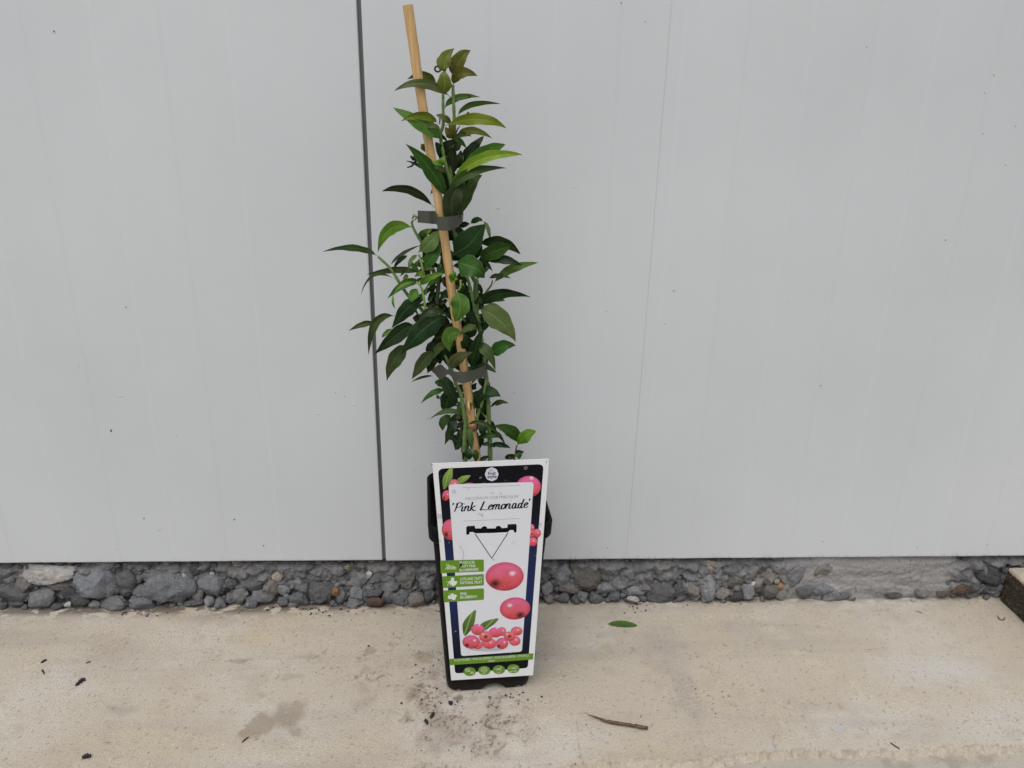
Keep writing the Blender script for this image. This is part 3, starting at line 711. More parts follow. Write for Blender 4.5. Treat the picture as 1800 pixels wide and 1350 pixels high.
# in the dark frame (the white panel lies over them)
berry(Z1, 355, 375, 62, 58, 2, 1.6); berry(Z1, 272, 490, 42, 58, 0, 1.8, -.3); berry(Z1, 520, 372, 62, 17, 2, 2); berry(Z1, 680, 370, 40, 14, 2, 2); berry(Z1, 1160, 395, 132, 115, 4, 2)
berry(Z1, 318, 860, 95, 112, 0, 2); berry(Z1, 1195, 845, 28, 46, 2, 1.6); berry(Z1, 1250, 898, 44, 47, 2, 2); berry(Z1, 1205, 990, 50, 48, 2, 2.3, .5); berry(Z1, 1195, 905, 26, 40, 3, 1.8)
pleaf(Z1, [(250, 425), (232, 370), (240, 290), (285, 225), (335, 190), (342, 240), (335, 310), (300, 375)], 2.4, ML1)
pleaf(Z1, [(388, 325), (430, 288), (480, 275), (532, 275), (505, 315), (465, 350), (430, 368), (408, 350)], 2.4, ML1)
# on the white panel
berry(Z2, 826, 125, 190, 142, 0, 4, .05); berry(Z2, 928, 441, 151, 110, 1, 4.5, .08)
M_SHD = flatmat('print_grey_shade', (.42, .42, .45), .3)
poly('printed_shade', [[card_uv(*Z2(650 + 170 * math.cos(a * .2618), 842 + 24 * math.sin(a * .2618))) for a in range(24)]], 4, M_SHD)
for i, (cx, cy, rx, ry, m) in enumerate([(800, 668, 42, 44, 2), (560, 650, 66, 55, 4), (735, 678, 66, 50, 4), (945, 664, 58, 44, 2), (925, 760, 58, 48, 2), (875, 714, 58, 46, 3), (675, 786, 72, 52, 2), (560, 800, 50, 42, 2), (800, 785, 62, 55, 0), (640, 718, 66, 54, 3), (495, 770, 86, 66, 0)]):
    berry(Z2, cx, cy, rx, ry, m, 4.6 + i * .5)
pleaf(Z2, [(430, 712), (410, 640), (418, 580), (470, 510), (538, 455), (538, 520), (520, 610), (480, 670)], 4.5, ML2)
pleaf(Z2, [(590, 600), (630, 570), (700, 548), (766, 540), (730, 590), (680, 625), (630, 658), (618, 625)], 4.5, ML2)
# green tags, strip, round icons
tags_ = [([Z1(205, 1192), Z1(676, 1180), Z1(678, 1310), Z1(213, 1328)], 0), ([Z2(208, 125), Z2(620, 100), Z2(621, 212), Z2(216, 238)], 0), ([Z2(216, 265), Z2(621, 241), Z2(622, 354), Z2(226, 380)], 0)]
TAGS = [poly('printed_tag', [rquad(q, [.0001, .0016, .0016, .0001])], 5, M_GRN) for q, _ in tags_]
STRIP = poly('printed_strip', [[card_uv(*Z2(*p)) for p in ((281, 940), (1111, 884), (1106, 944), (286, 1001))]], 5, M_GRN)
ICONS = []
for cx, cy in ((481, 1064), (625, 1053), (770, 1045), (912, 1036)):
    ICONS.append(poly('printed_icon', [[card_uv(*Z2(cx + 61 * math.cos(a * .2094), cy + 44 * math.sin(a * .2094))) for a in range(30)]], 5, M_GRN))
# thin marks: rules, flap cut, icon line art
def stroke(pts, wid, lev, mat, name='printed_line', taper=None):
    """pts: (u, v) on the card"""
    P_ = [Vector((*p, 0)) for p in pts]; V = []; Fc = []; n = len(P_); h = .0008 + lev * LV
    for i in range(n):
        t_ = (P_[min(i + 1, n - 1)] - P_[max(i - 1, 0)]); t_ = t_.normalized() if t_.length else Vector((1, 0, 0))
        w_ = wid * (taper(i / (n - 1), t_) if taper else 1) / 2; s_ = Vector((-t_.y, t_.x, 0)) * w_
        V += [card_pt(P_[i].x - s_.x, P_[i].y - s_.y, h), card_pt(P_[i].x + s_.x, P_[i].y + s_.y, h)]
    for i in range(n - 1): Fc.append((2 * i, 2 * i + 2, 2 * i + 3, 2 * i + 1))
    return V, Fc
def lines(name, lst, wid, lev, mat, parent=None):
    DV = []; DF = []
    for i, L in enumerate(lst): addm(*stroke([card_uv(*p) for p in L], wid, lev + i * .15, mat), DV, DF)
    return mesh_obj(name, DV, DF, mat, parent or card, smooth=False)
M_RULE = flatmat('rule_grey', (.16, .16, .17))
for q in ([Z1(446, 408), Z1(1068, 381)], [Z1(455, 767), Z1(1062, 739)]): lines('printed_rule', [q], .00028, 4, M_RULE)
lines('flap_cut', [[Z1(583, 903), Z1(762, 1168)], [Z1(762, 1168), Z1(938, 893)]], .0008, 4, M_INK)
def dots(lst, G, lev):
    DV = []; DF = []
    for i, (cx, cy, r) in enumerate(lst):
        pts = [card_uv(*G(cx + r * math.cos(a * .5236), cy + r * math.sin(a * .5236))) for a in range(12)]
        addm([card_pt(u, v, .0008 + (lev + i * .12) * LV) for u, v in pts], [tuple(range(12))[::-1]], DV, DF)
    return DV, DF
D1 = dots([(290, 1275, 16), (315, 1270, 17), (342, 1272, 18), (365, 1275, 14), (300, 1245, 12)], Z1, 6)
mesh_obj('printed_symbol', *D1, M_PALE, TAGS[0], smooth=False)
lines('printed_symbol', [[Z1(265, 1285), Z1(285, 1255), Z1(270, 1228), Z1(300, 1235)], [Z1(300, 1250), Z1(340, 1248), Z1(380, 1270)]], .0006, 7.2, M_WPR, TAGS[0])
mesh_obj('printed_symbol', *dots([(312, 150, 17), (310, 180, 24), (330, 190, 22), (315, 206, 14), (290, 185, 12), (350, 180, 10)], Z2, 6), M_WPR, TAGS[1], smooth=False)
lines('printed_symbol', [[Z2(250, 180), Z2(290, 170)], [Z2(275, 178), Z2(262, 216)], [Z2(290, 178), Z2(292, 214)], [Z2(345, 190), Z2(360, 170)]], .0006, 7, M_WPR, TAGS[1])
mesh_obj('printed_symbol', *dots([(285, 328, 20), (322, 334, 24), (312, 306, 16), (340, 315, 14)], Z2, 6), M_WPR, TAGS[2], smooth=False)
lines('printed_symbol', [[Z2(275, 288), Z2(295, 300), Z2(318, 290)], [Z2(340, 330), Z2(356, 312)]], .0005, 7, M_WPR, TAGS[2])
def circ(cx, cy, r, G=Z2): return [G(cx + r * math.cos(a * .35), cy + r * .75 * math.sin(a * .35)) for a in range(19)]
lines('printed_symbol', [circ(462, 1050, 20), [Z2(440, 1035), Z2(485, 1065)], circ(505, 1075, 13), [Z2(500, 1068), Z2(508, 1085)]], .0005, 6, M_WPR, ICONS[0])
lines('printed_symbol', [circ(622, 1046, 30), circ(622, 1046, 13)], .0005, 6, M_WPR, ICONS[1])
lines('printed_symbol', [[Z2(730, 1042), Z2(765, 1035), Z2(795, 1050)], [Z2(770, 1050), Z2(795, 1012)], [Z2(745, 1055), Z2(765, 1040)]], .0006, 6, M_WPR, ICONS[2])
lines('printed_symbol', [[Z2(868, 1030), Z2(910, 1028), Z2(950, 1008)], [Z2(900, 1035), Z2(948, 1030)]], .0006, 6, M_WPR, ICONS[3])
# flower-shaped badge
bad = []
for k in range(72):
    a = 2 * math.pi * k / 72; r = 70 * (1 + .07 * abs(math.cos(4 * a)) - .03); bad.append(card_uv(*Z1(762 + r * math.cos(a), 262 - r * 1.02 * math.sin(a))))
BADGE = poly('printed_badge', [bad], 2, flatmat('badge_white', (.55, .55, .62)))
def text(s, G, x0, y0, x1, y1, height, lev, mat, name='lettering', bold=0.0, parent=None):
    """s set between two baseline points of the sketch grid; height = cap height in sketch units"""
    cu = bpy.data.curves.new(name, 'FONT'); cu.body = s; cu.offset = bold; cu.resolution_u = 3
    ob = bpy.data.objects.new(name, cu); COL.objects.link(ob)
    bpy.context.view_layer.update()
    me = bpy.data.meshes.new_from_object(ob.evaluated_get(bpy.context.evaluated_depsgraph_get()))
    bpy.data.objects.remove(ob); bpy.data.curves.remove(cu)
    xs = [v.co.x for v in me.vertices]; lo, hi = min(xs), max(xs)
    A, B = Vector(card_uv(*G(x0, y0))), Vector(card_uv(*G(x1, y1))); T = Vector(card_uv(*G(x0, y0 - height)))
    ex_, ey_ = (B - A), (T - A)
    V = []
    for v in me.vertices:
        q = A + ex_ * ((v.co.x - lo) / (hi - lo)) + ey_ * (v.co.y / .69); V.append(card_pt(q.x, q.y, .0008 + lev * LV))
    Fc = [tuple(p.vertices) for p in me.polygons]; bpy.data.meshes.remove(me)
    return mesh_obj(name, V, Fc, mat, parent or card, smooth=False)
text('VACCINIUM CORYMBOSUM', Z1, 472, 541, 1042, 517, 32, 4, M_GREY)
text('PRODUCES', Z1, 416, 1228, 577, 1224, 28, 6, M_WPR, bold=.015, parent=TAGS[0]); text('TASTY PINK', Z1, 416, 1268, 592, 1261, 27, 6, M_WPR, bold=.015, parent=TAGS[0]); text('BLUEBERRIES', Z1, 416, 1308, 620, 1298, 26, 6, M_WPR, bold=.015, parent=TAGS[0])
text('LOTS AND TASTY', Z2, 386, 164, 606, 154, 27, 6, M_WPR, bold=.015, parent=TAGS[1]); text('NATURAL FRUIT', Z2, 388, 201, 603, 192, 27, 6, M_WPR, bold=.015, parent=TAGS[1])
text('PINK', Z2, 388, 308, 456, 305, 26, 6, M_WPR, bold=.015, parent=TAGS[2]); text('BLUEBERRY!', Z2, 388, 343, 553, 335, 26, 6, M_WPR, bold=.015, parent=TAGS[2])
text('ROZE BOSBES - PINK BLUEBERRY - ROSA BLAUBEERE - MYRTILLE', Z2, 328, 963, 1064, 914, 21, 6, M_WPR, parent=STRIP); text('ROSE', Z2, 668, 969, 727, 965, 18, 6, M_WPR, parent=STRIP)
text('MAY', Z2, 607, 1089, 643, 1087, 13, 6, M_WPR, parent=ICONS[1]); text('AUG', Z2, 750, 1080, 788, 1078, 13, 6, M_WPR, parent=ICONS[2]); text('100 MIN', Z2, 876, 1070, 948, 1065, 14, 6, M_WPR, parent=ICONS[3])
text('Fruit', Z1, 722, 272, 806, 265, 34, 3, M_INK, bold=.02, parent=BADGE); text('style', Z1, 715, 305, 815, 300, 32, 3, M_INK, bold=.02, parent=BADGE)
lines('lettering', [[Z1(738, 222), Z1(752, 228), Z1(762, 208), Z1(768, 225)]], .0006, 3, M_INK, BADGE)
# brush script
GL = {'P': ([[(.15, 1.6), (.1, .8), (0, 0)], [(-.04, 1.45), (.35, 1.75), (.85, 1.5), (.65, .95), (.12, .78)]], .98), 'i': ([[(.05, 1), (0, .25), (.14, 0), (.3, .2)], [(.1, 1.4), (.16, 1.5)]], .42),
      'n': ([[(0, 1), (0, 0)], [(0, .5), (.25, .98), (.48, .85), (.46, .22), (.6, 0), (.76, .2)]], .86), 'k': ([[(.05, 1.75), (0, .8), (0, 0)], [(.55, 1), (.05, .5)], [(.05, .5), (.5, .02), (.8, .06)]], .9),
      'L': ([[(.25, 1.75), (.12, .8), (0, .08), (.35, .12), (.8, 0), (1.02, .12)]], 1.06), 'e': ([[(.05, .45), (.36, .58), (.48, .82), (.3, 1), (.07, .65), (.1, .15), (.36, 0), (.62, .25)]], .68),
      'm': ([[(0, 1), (0, 0)], [(0, .5), (.2, .98), (.4, .86), (.38, 0)], [(.4, .5), (.62, .98), (.82, .86), (.8, .2), (.94, 0), (1.1, .2)]], 1.16), 'o': ([[(.35, 1), (.08, .75), (.06, .25), (.28, 0), (.52, .28), (.52, .72), (.33, 1), (.6, .85)]], .7),
      'a': ([[(.5, .88), (.25, 1), (.05, .6), (.1, .1), (.3, .02), (.5, .5)], [(.54, 1), (.48, .25), (.62, 0), (.78, .2)]], .84), 'd': ([[(.5, .85), (.25, .95), (.05, .55), (.1, .1), (.3, .02), (.5, .5)], [(.68, 1.75), (.55, .9), (.48, .2), (.62, 0), (.78, .2)]], .86),
      "'": ([[(-.02, 1.75), (-.09, 1.35)]], .42), ' ': ([], .55)}
def brush(s, G, x0, y0, x1, y1, xh, wid, lev):
    adv = sum(GL[c][1] for c in s); A, B = Vector((x0, y0)), Vector((x1, y1)); sc_ = (B - A).length / adv; ex_ = (B - A).normalized(); ey_ = Vector((ex_.y, -ex_.x))
    pen = 0; DV = []; DF = []; k = 0
    for ch in s:
        DV = []; DF = []
        for st in GL[ch][0]:
            pts = catmull([Vector((p[0], p[1], 0)) for p in st], 6)
            uvp = []
            for p in pts:
                q = A + ex_ * (pen + p.x + p.y * .22) * sc_ + ey_ * p.y * xh
                uvp.append(card_uv(*G(q.x, q.y)))
            addm(*stroke(uvp, wid, lev + k * .1, M_INK, taper=lambda u, t_: (.5 + .75 * abs(t_.y)) * (.75 + .25 * math.sin(math.pi * min(1, u + .25)))), DV, DF); k += 1
        if DV: mesh_obj('lettering', DV, DF, M_INK, card, smooth=False)
        pen += GL[ch][1]
brush("'Pink Lemonade'", Z1, 330, 668, 1185, 618, 54, .00135, 4)
# water drops on the card and a crumb with a hair
t = NT('water'); t.color((1, 1, 1)); t.set(Roughness=.03, IOR=1.33); t.b.inputs['Transmission Weight'].default_value = 1; M_WATER = t.m
SV = []; SF = []
crnd = random.Random(5)
for (X, Y, r) in [(356, 445, 17), (1130, 195, 14), (660, 700, 13), (770, 465, 10), (200, 715, 20), (1000, 995, 14), (780, 1180, 10), (430, 1045, 12), (510, 420, 8), (640, 300, 9), (1285, 805, 14), (205, 980, 10), (860, 470, 8), (620, 690, 9), (1360, 130, 12), (300, 1000, 8), (910, 330, 7), (120, 160, 10)]:
    u, v = card_uv(*Z1(X, Y)); r_ = r * .00010
    for k in range(1):
        V, Fc = blob((0, 0, 0), (1, 1, 1), crnd, 2)
        V = [card_pt(u + q.x * r_, v + q.y * r_ * 1.15, .0011 + max(q.z, -.2) * r_ * .55) for q in V]; addm(V, Fc, SV, SF)
for i in range(26):
    u, v = card_uv(*Z1(crnd.uniform(200, 1250), crnd.uniform(180, 2300))); r_ = crnd.uniform(.0003, .0008)
    if v < .01: continue
    V, Fc = blob((0, 0, 0), (1, 1, 1), crnd, 1)
    addm([card_pt(u + q.x * r_, v + q.y * r_, .0011 + max(q.z, -.2) * r_ * .55) for q in V], Fc, SV, SF)
tag(mesh_obj('water_drops', SV, SF, M_WATER, card), kind='stuff')
V, Fc = [], []
u, v = card_uv(*Z1(430, 1230))
addm(*blob(card_pt(u, v, .0022), (.0013, .001, .0017), crnd, 2), V, Fc)
addm(*tube([card_pt(*card_uv(*Z1(*p)), .002) for p in ((428, 1245), (410, 1262))], .00022, 5), V, Fc)
addm(*tube([card_pt(*card_uv(*Z1(*p)), .0018) for p in ((445, 1205), (460, 1120), (448, 1065))], .00009, 4), V, Fc)
tag(mesh_obj('soil_crumb', V, Fc, plain('crumb_black', (.012, .010, .008), .9)), 'tiny black crumb with a hair stuck on the topmost green tag of the card', 'crumb')

# ------------------------------------------------------------------ cane
PY = -.104                                       # depth of the plant's axis in front of the wall
t = NT('bamboo'); P = t.node('ShaderNodeNewGeometry').outputs['Position']
mp = t.node('ShaderNodeMapping'); mp.inputs['Scale'].default_value = (420, 420, 14); t.link(P, mp.inputs[0])
c = t.ramp(t.noise(mp.outputs[0], 1, 5, .65), [(.3, (.36, .215, .085)), (.5, (.46, .295, .12)), (.75, (.54, .385, .19))])
zz = t.sep(P)[2]
c = t.mix(t.math('MULTIPLY', t.maprange(t.noise(P, 130, 4, .7), .55, .66, 0, .75), t.maprange(zz, .33, .29, 0, 1)), c, (.20, .075, .03))
c = t.mix(t.maprange(t.noise(P, 75, 3, .6), .66, .72, 0, .6), c, (.26, .12, .05))
t.color(c); t.set(Roughness=.48); t.bump(t.noise(mp.outputs[0], 2, 3), .0004, .6); M_CANE = t.m
cane_px = [(717, 9), (724, 60), (731, 110), (737, 150), (746, 205), (756, 265), (766, 325), (776, 385), (783, 430), (790, 480), (798, 540), (807, 590), (815, 640), (824, 700), (829, 745), (834, 780), (841, 812), (850, 870), (858, 930)]
cane = empty('bamboo_cane', on_y(858, 930, PY - .002))
tag(cane, 'tan bamboo cane leaning left through the plant', 'cane')
cpts = []; crad = []
for i, (px, py) in enumerate(catmull([Vector((a, b, 0)) for a, b in cane_px], 4) and [(q.x, q.y) for q in catmull([Vector((a, b, 0)) for a, b in cane_px], 4)]):
    yy = PY - .010 + .008 * min(1, py / 900)
    p = on_y(px, py, yy); cpts.append(p)
    wpx = float(np.interp(py, [0, 150, 300, 430, 600, 735, 742, 752, 760, 800, 930], [18.6, 17.2, 16.2, 15.8, 15.4, 15.6, 16.8, 16.4, 13.2, 12.6, 13]))
    r = wpx / 2 * (on_y(px + 1, py, yy) - p).length
    if 400 < py < 412: r *= 1.05
    crad.append(r)
V, Fc = tube(cpts, crad, 20, .07, True); CULM = mesh_obj('culm', V, Fc, M_CANE, cane)
nd = on_y(830, 752, PY - .004)
V, Fc = tube([nd + Vector((-.0005, 0, .004)), nd + Vector((0, 0, .0015)), nd + Vector((0, 0, -.001)), nd + Vector((.0005, 0, -.003))], [.0050, .0054, .0052, .0046], 18, .12)
mesh_obj('node_ring', V, Fc, plain('node_brown', (.16, .065, .03), .7), CULM)
V, Fc = tube([on_y(*p, PY - .0095) for p in ((823, 705), (824, 715), (826, 728))], [.0008, .0016, .0006], 6); 
mesh_obj('branch_stub', V, Fc, plain('stub', (.55, .36, .17), .6), CULM)

# ------------------------------------------------------------------ the plant
GRID = {'A': (560, 0, 4.5), 'B': (560, 240, 4.5), 'C': (560, 520, 4.5), 'D': (680, 370, 9), 'E': (640, 480, 9), 'F': (760, 480, 9), 'G': (740, 580, 9), 'H': (740, 690, 9), 'I': (740, 210, 9)}
def gp(g, x, y): ox, oy, s = GRID[g]; return ox + x / s, oy + y / s
plant = empty('blueberry_plant', (POT_C.x, PY, .18))
tag(plant, 'green leafy blueberry plant tied to a bamboo cane in the black pot', 'plant')
def mat_leaf(name, dark, light, vein, rough=.38, edge=None, spots=.0):
    t = NT(name); uv = t.sep(t.node('ShaderNodeTexCoord').outputs['UV']); oi = t.node('ShaderNodeObjectInfo')
    W = t.node('ShaderNodeNewGeometry').outputs['Position']
    n = t.noise(W, 70, 4, .6); c = t.ramp(n, [(.3, dark), (.7, light)])
    d = t.math('ABSOLUTE', t.math('SUBTRACT', uv[0], .5))
    # side veins
    sv = t.math('SINE', t.math('MULTIPLY', t.math('SUBTRACT', uv[1], t.math('MULTIPLY', d, .35)), 62))
    c = t.mix(t.math('MULTIPLY', t.maprange(sv, .9, 1, 0, 1), t.maprange(d, 0, .45, .22, .03)), c, vein)
    c = t.mix(t.maprange(d, .010, .034, .8, 0), c, vein)
    c = t.mix(t.maprange(d, .455, .495, 0, .5), c, edge or vein)
    if spots: c = t.mix(t.maprange(t.noise(W, 210, 3), .66, .72, 0, spots), c, (.05, .025, .015))
    hsv = t.node('ShaderNodeHueSaturation'); t.link(c, hsv.inputs['Color'])
    t.link(t.maprange(oi.outputs['Random'], 0, 1, .75, 1.3), hsv.inputs['Value'])
    t.link(t.maprange(oi.outputs['Random'], 0, 1, .485, .512), hsv.inputs['Hue'])
    t.color(hsv.outputs[0]); t.set(Roughness=rough); t.link(t.maprange(n, .3, .7, rough - .08, rough + .12), t.b.inputs['Roughness'])
    t.b.inputs['Specular IOR Level'].default_value = .13
    bh = t.math('ADD', t.math('MULTIPLY', sv, .10), t.math('ADD', t.noise(W, 240, 3), t.maprange(d, 0, .06, -.6, 0)))
    t.bump(bh, .0005, .55)
    tr = t.node('ShaderNodeBsdfTranslucent'); t.link(hsv.outputs[0], tr.inputs['Color'])
    mx = t.node('ShaderNodeMixShader'); mx.inputs[0].default_value = .10
    t.link(t.b.outputs[0], mx.inputs[1]); t.link(tr.outputs[0], mx.inputs[2]); t.link(mx.outputs[0], t.out.inputs['Surface'])
    return t.m
LM = {'m': mat_leaf('leaf_mid_green', (.030, .076, .009), (.058, .122, .017), (.11, .17, .04), .38),
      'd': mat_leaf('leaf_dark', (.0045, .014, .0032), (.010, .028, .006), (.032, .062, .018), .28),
      'g': mat_leaf('leaf_green', (.014, .044, .006), (.028, .076, .010), (.07, .125, .03), .32),
      'b': mat_leaf('leaf_bright', (.055, .145, .010), (.10, .22, .02), (.17, .28, .06), .4),
      'y': mat_leaf('leaf_yellow_green', (.085, .138, .008), (.145, .205, .014), (.21, .27, .05), .4),
      'u': mat_leaf('leaf_underside', (.024, .042, .011), (.044, .068, .019), (.08, .11, .04), .5),
      'l': mat_leaf('leaf_light_underside', (.055, .095, .024), (.092, .142, .042), (.15, .20, .08), .5),
      'o': mat_leaf('leaf_olive', (.060, .072, .010), (.105, .118, .017), (.16, .17, .045), .42, (.10, .05, .03), .4),
      'p': mat_leaf('leaf_purple_olive', (.040, .052, .016), (.080, .092, .030), (.13, .145, .055), .42, (.09, .04, .035), .3),
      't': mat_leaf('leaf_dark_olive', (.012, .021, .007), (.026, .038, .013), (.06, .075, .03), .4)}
lrnd = random.Random(23)
def leaf(tone, g, base, mid, tip, wid, d0=0.0, d1=None, fold=None, roll=None, cup=None):
    """d0, d1: how far base and tip stand out of the plant's axis towards the viewer, in cm"""
    if d1 is None: d1 = d0 + lrnd.uniform(-.6, 1.2)
    dm = (d0 + d1) / 2 + lrnd.uniform(.1, .5)
    s = GRID[g][2]
    P0 = on_y(*gp(g, *base), PY - d0 * .01); P1 = on_y(*gp(g, *tip), PY - d1 * .01); Pm = on_y(*gp(g, *mid), PY - dm * .01)
    m = (on_y(gp(g, *mid)[0] + 1, gp(g, *mid)[1], PY - dm * .01) - Pm).length
    W_ = wid / s * m
    Cc = Pm * 2 - (P0 + P1) * .5
    N, K = 16, 6
    roll = lrnd.uniform(-.5, .5) if roll is None else roll
    fold = lrnd.uniform(.12, .34) if fold is None else fold
    cup = lrnd.uniform(-.10, .16) if cup is None else cup
    W_ = W_ / max(.75, math.cos(roll)) * (1.04 if tone not in 'yb' else 1.0)
    ph = lrnd.uniform(0, 6.28); V = []; UV = []; Fc = []; shp = lrnd.uniform(.55, .78); shq = lrnd.uniform(.85, 1.2)
    pet = lrnd.uniform(.05, .10); curl = lrnd.uniform(-.5, 1.2); wav = lrnd.uniform(.05, .20); wfr = lrnd.uniform(8, 15); asy = lrnd.uniform(-.12, .12)
    pk = (shp / (shp + shq)); nrm = pk ** shp * (1 - pk) ** shq
    camv = Vector(CPOS)
    for i in range(N + 1):
        t_ = i / N
        q = P0 * (1 - t_) ** 2 + Cc * 2 * t_ * (1 - t_) + P1 * t_ ** 2
        tg = ((Cc - P0) * (1 - t_) + (P1 - Cc) * t_).normalized()
        n0 = (camv - q).normalized(); n0 = (n0 - tg * n0.dot(tg)).normalized()
        sd = tg.cross(n0).normalized()
        tw = roll * (.6 + .6 * t_)
        sdr = sd * math.cos(tw) + n0 * math.sin(tw); nr = n0 * math.cos(tw) - sd * math.sin(tw)
        tq = max(0.0, (t_ - pet) / (1 - pet))
        pr = (max(tq, .0005) ** shp * max(1 - tq, 0) ** shq) / nrm
        q = q + sd * (W_ * .05 * math.sin(t_ * 5.3 + ph)) - nr * (W_ * curl * max(0, t_ - .62) ** 2 * 3)
        w_ = W_ * .5 * max(pr, .055 if t_ < .5 else .012)
        for k in range(K + 1):
            a = k / K * 2 - 1
            off = abs(a) * math.tan(fold) - (a * a) * cup + wav * math.sin(t_ * wfr + ph + a * 1.5) * abs(a)
            V.append(q + sdr * (a * w_ * (1 + asy * a + .05 * math.sin(t_ * 21 + ph * 2 + a) * abs(a))) + nr * (off * w_)); UV.append((k / K, t_))
    for i in range(N):
        for k in range(K): Fc.append((i * (K + 1) + k, i * (K + 1) + k + 1, (i + 1) * (K + 1) + k + 1, (i + 1) * (K + 1) + k))
    return mesh_obj('leaf', V, Fc, LM[tone], plant, uvs=UV, origin=P0)
L = leaf
# --- top tuft
L('o', 'A', (990, 752), (992, 650), (1002, 540), 112, .6, .9, .1, 0); L('o', 'A', (1000, 565), (1000, 480), (1080, 381), 112, .9, .6, .15, .1)
L('o', 'A', (1058, 610), (1112, 480), (1213, 398), 112, .2, .6); L('o', 'A', (1065, 682), (1130, 580), (1262, 594), 80, .3, 1)
L('p', 'A', (1045, 775), (830, 655), (598, 716), 70, .5, 2.2); L('o', 'A', (940, 662), (840, 595), (703, 628), 62, -1.8, -1.5)
L('m', 'A', (995, 872), (1090, 775), (1285, 765), 52, 0, -.6); L('m', 'A', (1100, 922), (1210, 822), (1442, 828), 42, 0, -1); L('y', 'A', (1000, 998), (1250, 938), (1488, 1016), 92, 1.2, 2.2, .2, .1)
L('o', 'A', (1085, 1097), (1210, 1038), (1383, 1092), 62, .2, .8); L('y', 'A', (950, 978), (810, 915), (648, 957), 64, .9, 2.4); L('m', 'A', (968, 1115), (840, 985), (588, 858), 112, .8, 1.8)
L('o', 'A', (1065, 1095), (1030, 1050), (985, 1008), 66, .4); L('p', 'A', (1050, 985), (1000, 935), (925, 910), 50, .6); L('p', 'A', (965, 1012), (900, 998), (838, 1012), 34, 1.6); L('d', 'A', (968, 1100), (925, 1020), (905, 972), 66, .2, -.2)
L('o', 'A', (860, 1215), (830, 1165), (800, 1150), 48, -1.6); L('u', 'A', (1050, 1210), (1090, 1155), (1132, 1120), 60, -.6); L('o', 'A', (1075, 1060), (1050, 1010), (1040, 960), 50, .2); L('d', 'B', (1010, 200), (960, 110), (940, 30), 70, -.4)
# --- below it
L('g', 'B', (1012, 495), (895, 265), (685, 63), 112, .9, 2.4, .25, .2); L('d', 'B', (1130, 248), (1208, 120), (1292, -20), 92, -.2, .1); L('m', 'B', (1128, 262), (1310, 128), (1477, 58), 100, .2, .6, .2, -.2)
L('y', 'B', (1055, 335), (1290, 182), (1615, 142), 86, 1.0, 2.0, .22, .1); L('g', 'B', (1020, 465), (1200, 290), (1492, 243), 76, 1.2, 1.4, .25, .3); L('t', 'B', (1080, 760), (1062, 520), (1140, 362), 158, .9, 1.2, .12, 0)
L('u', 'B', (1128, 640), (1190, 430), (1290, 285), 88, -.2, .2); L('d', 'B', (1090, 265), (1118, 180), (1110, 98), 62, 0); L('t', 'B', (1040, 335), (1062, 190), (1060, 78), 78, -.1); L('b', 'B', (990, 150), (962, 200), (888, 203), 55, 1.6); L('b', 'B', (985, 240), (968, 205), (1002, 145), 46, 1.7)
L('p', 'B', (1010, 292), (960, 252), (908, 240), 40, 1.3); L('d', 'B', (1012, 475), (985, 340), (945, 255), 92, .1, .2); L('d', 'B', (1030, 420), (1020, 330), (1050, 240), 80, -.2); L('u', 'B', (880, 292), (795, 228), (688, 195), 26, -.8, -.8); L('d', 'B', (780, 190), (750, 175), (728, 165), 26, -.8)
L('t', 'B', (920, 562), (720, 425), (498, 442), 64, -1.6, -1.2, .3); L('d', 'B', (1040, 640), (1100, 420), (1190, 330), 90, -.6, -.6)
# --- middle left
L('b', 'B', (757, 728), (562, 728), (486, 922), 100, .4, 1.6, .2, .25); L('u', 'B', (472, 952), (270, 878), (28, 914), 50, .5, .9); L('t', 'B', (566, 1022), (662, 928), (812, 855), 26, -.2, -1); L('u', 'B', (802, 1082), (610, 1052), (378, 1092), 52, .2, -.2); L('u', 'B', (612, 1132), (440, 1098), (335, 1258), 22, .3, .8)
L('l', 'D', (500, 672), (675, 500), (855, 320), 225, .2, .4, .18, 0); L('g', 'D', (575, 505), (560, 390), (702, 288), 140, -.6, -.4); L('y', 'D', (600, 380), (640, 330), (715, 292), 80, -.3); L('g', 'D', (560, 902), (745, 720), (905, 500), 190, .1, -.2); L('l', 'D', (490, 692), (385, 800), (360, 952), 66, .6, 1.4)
L('l', 'D', (640, 702), (505, 800), (388, 907), 40, -.5); L('d', 'D', (570, 892), (700, 850), (835, 912), 95, -.3); L('t', 'D', (640, 880), (500, 850), (400, 900), 90, -.6); L('l', 'D', (320, 1000), (290, 1080), (255, 1170), 75, -.4)
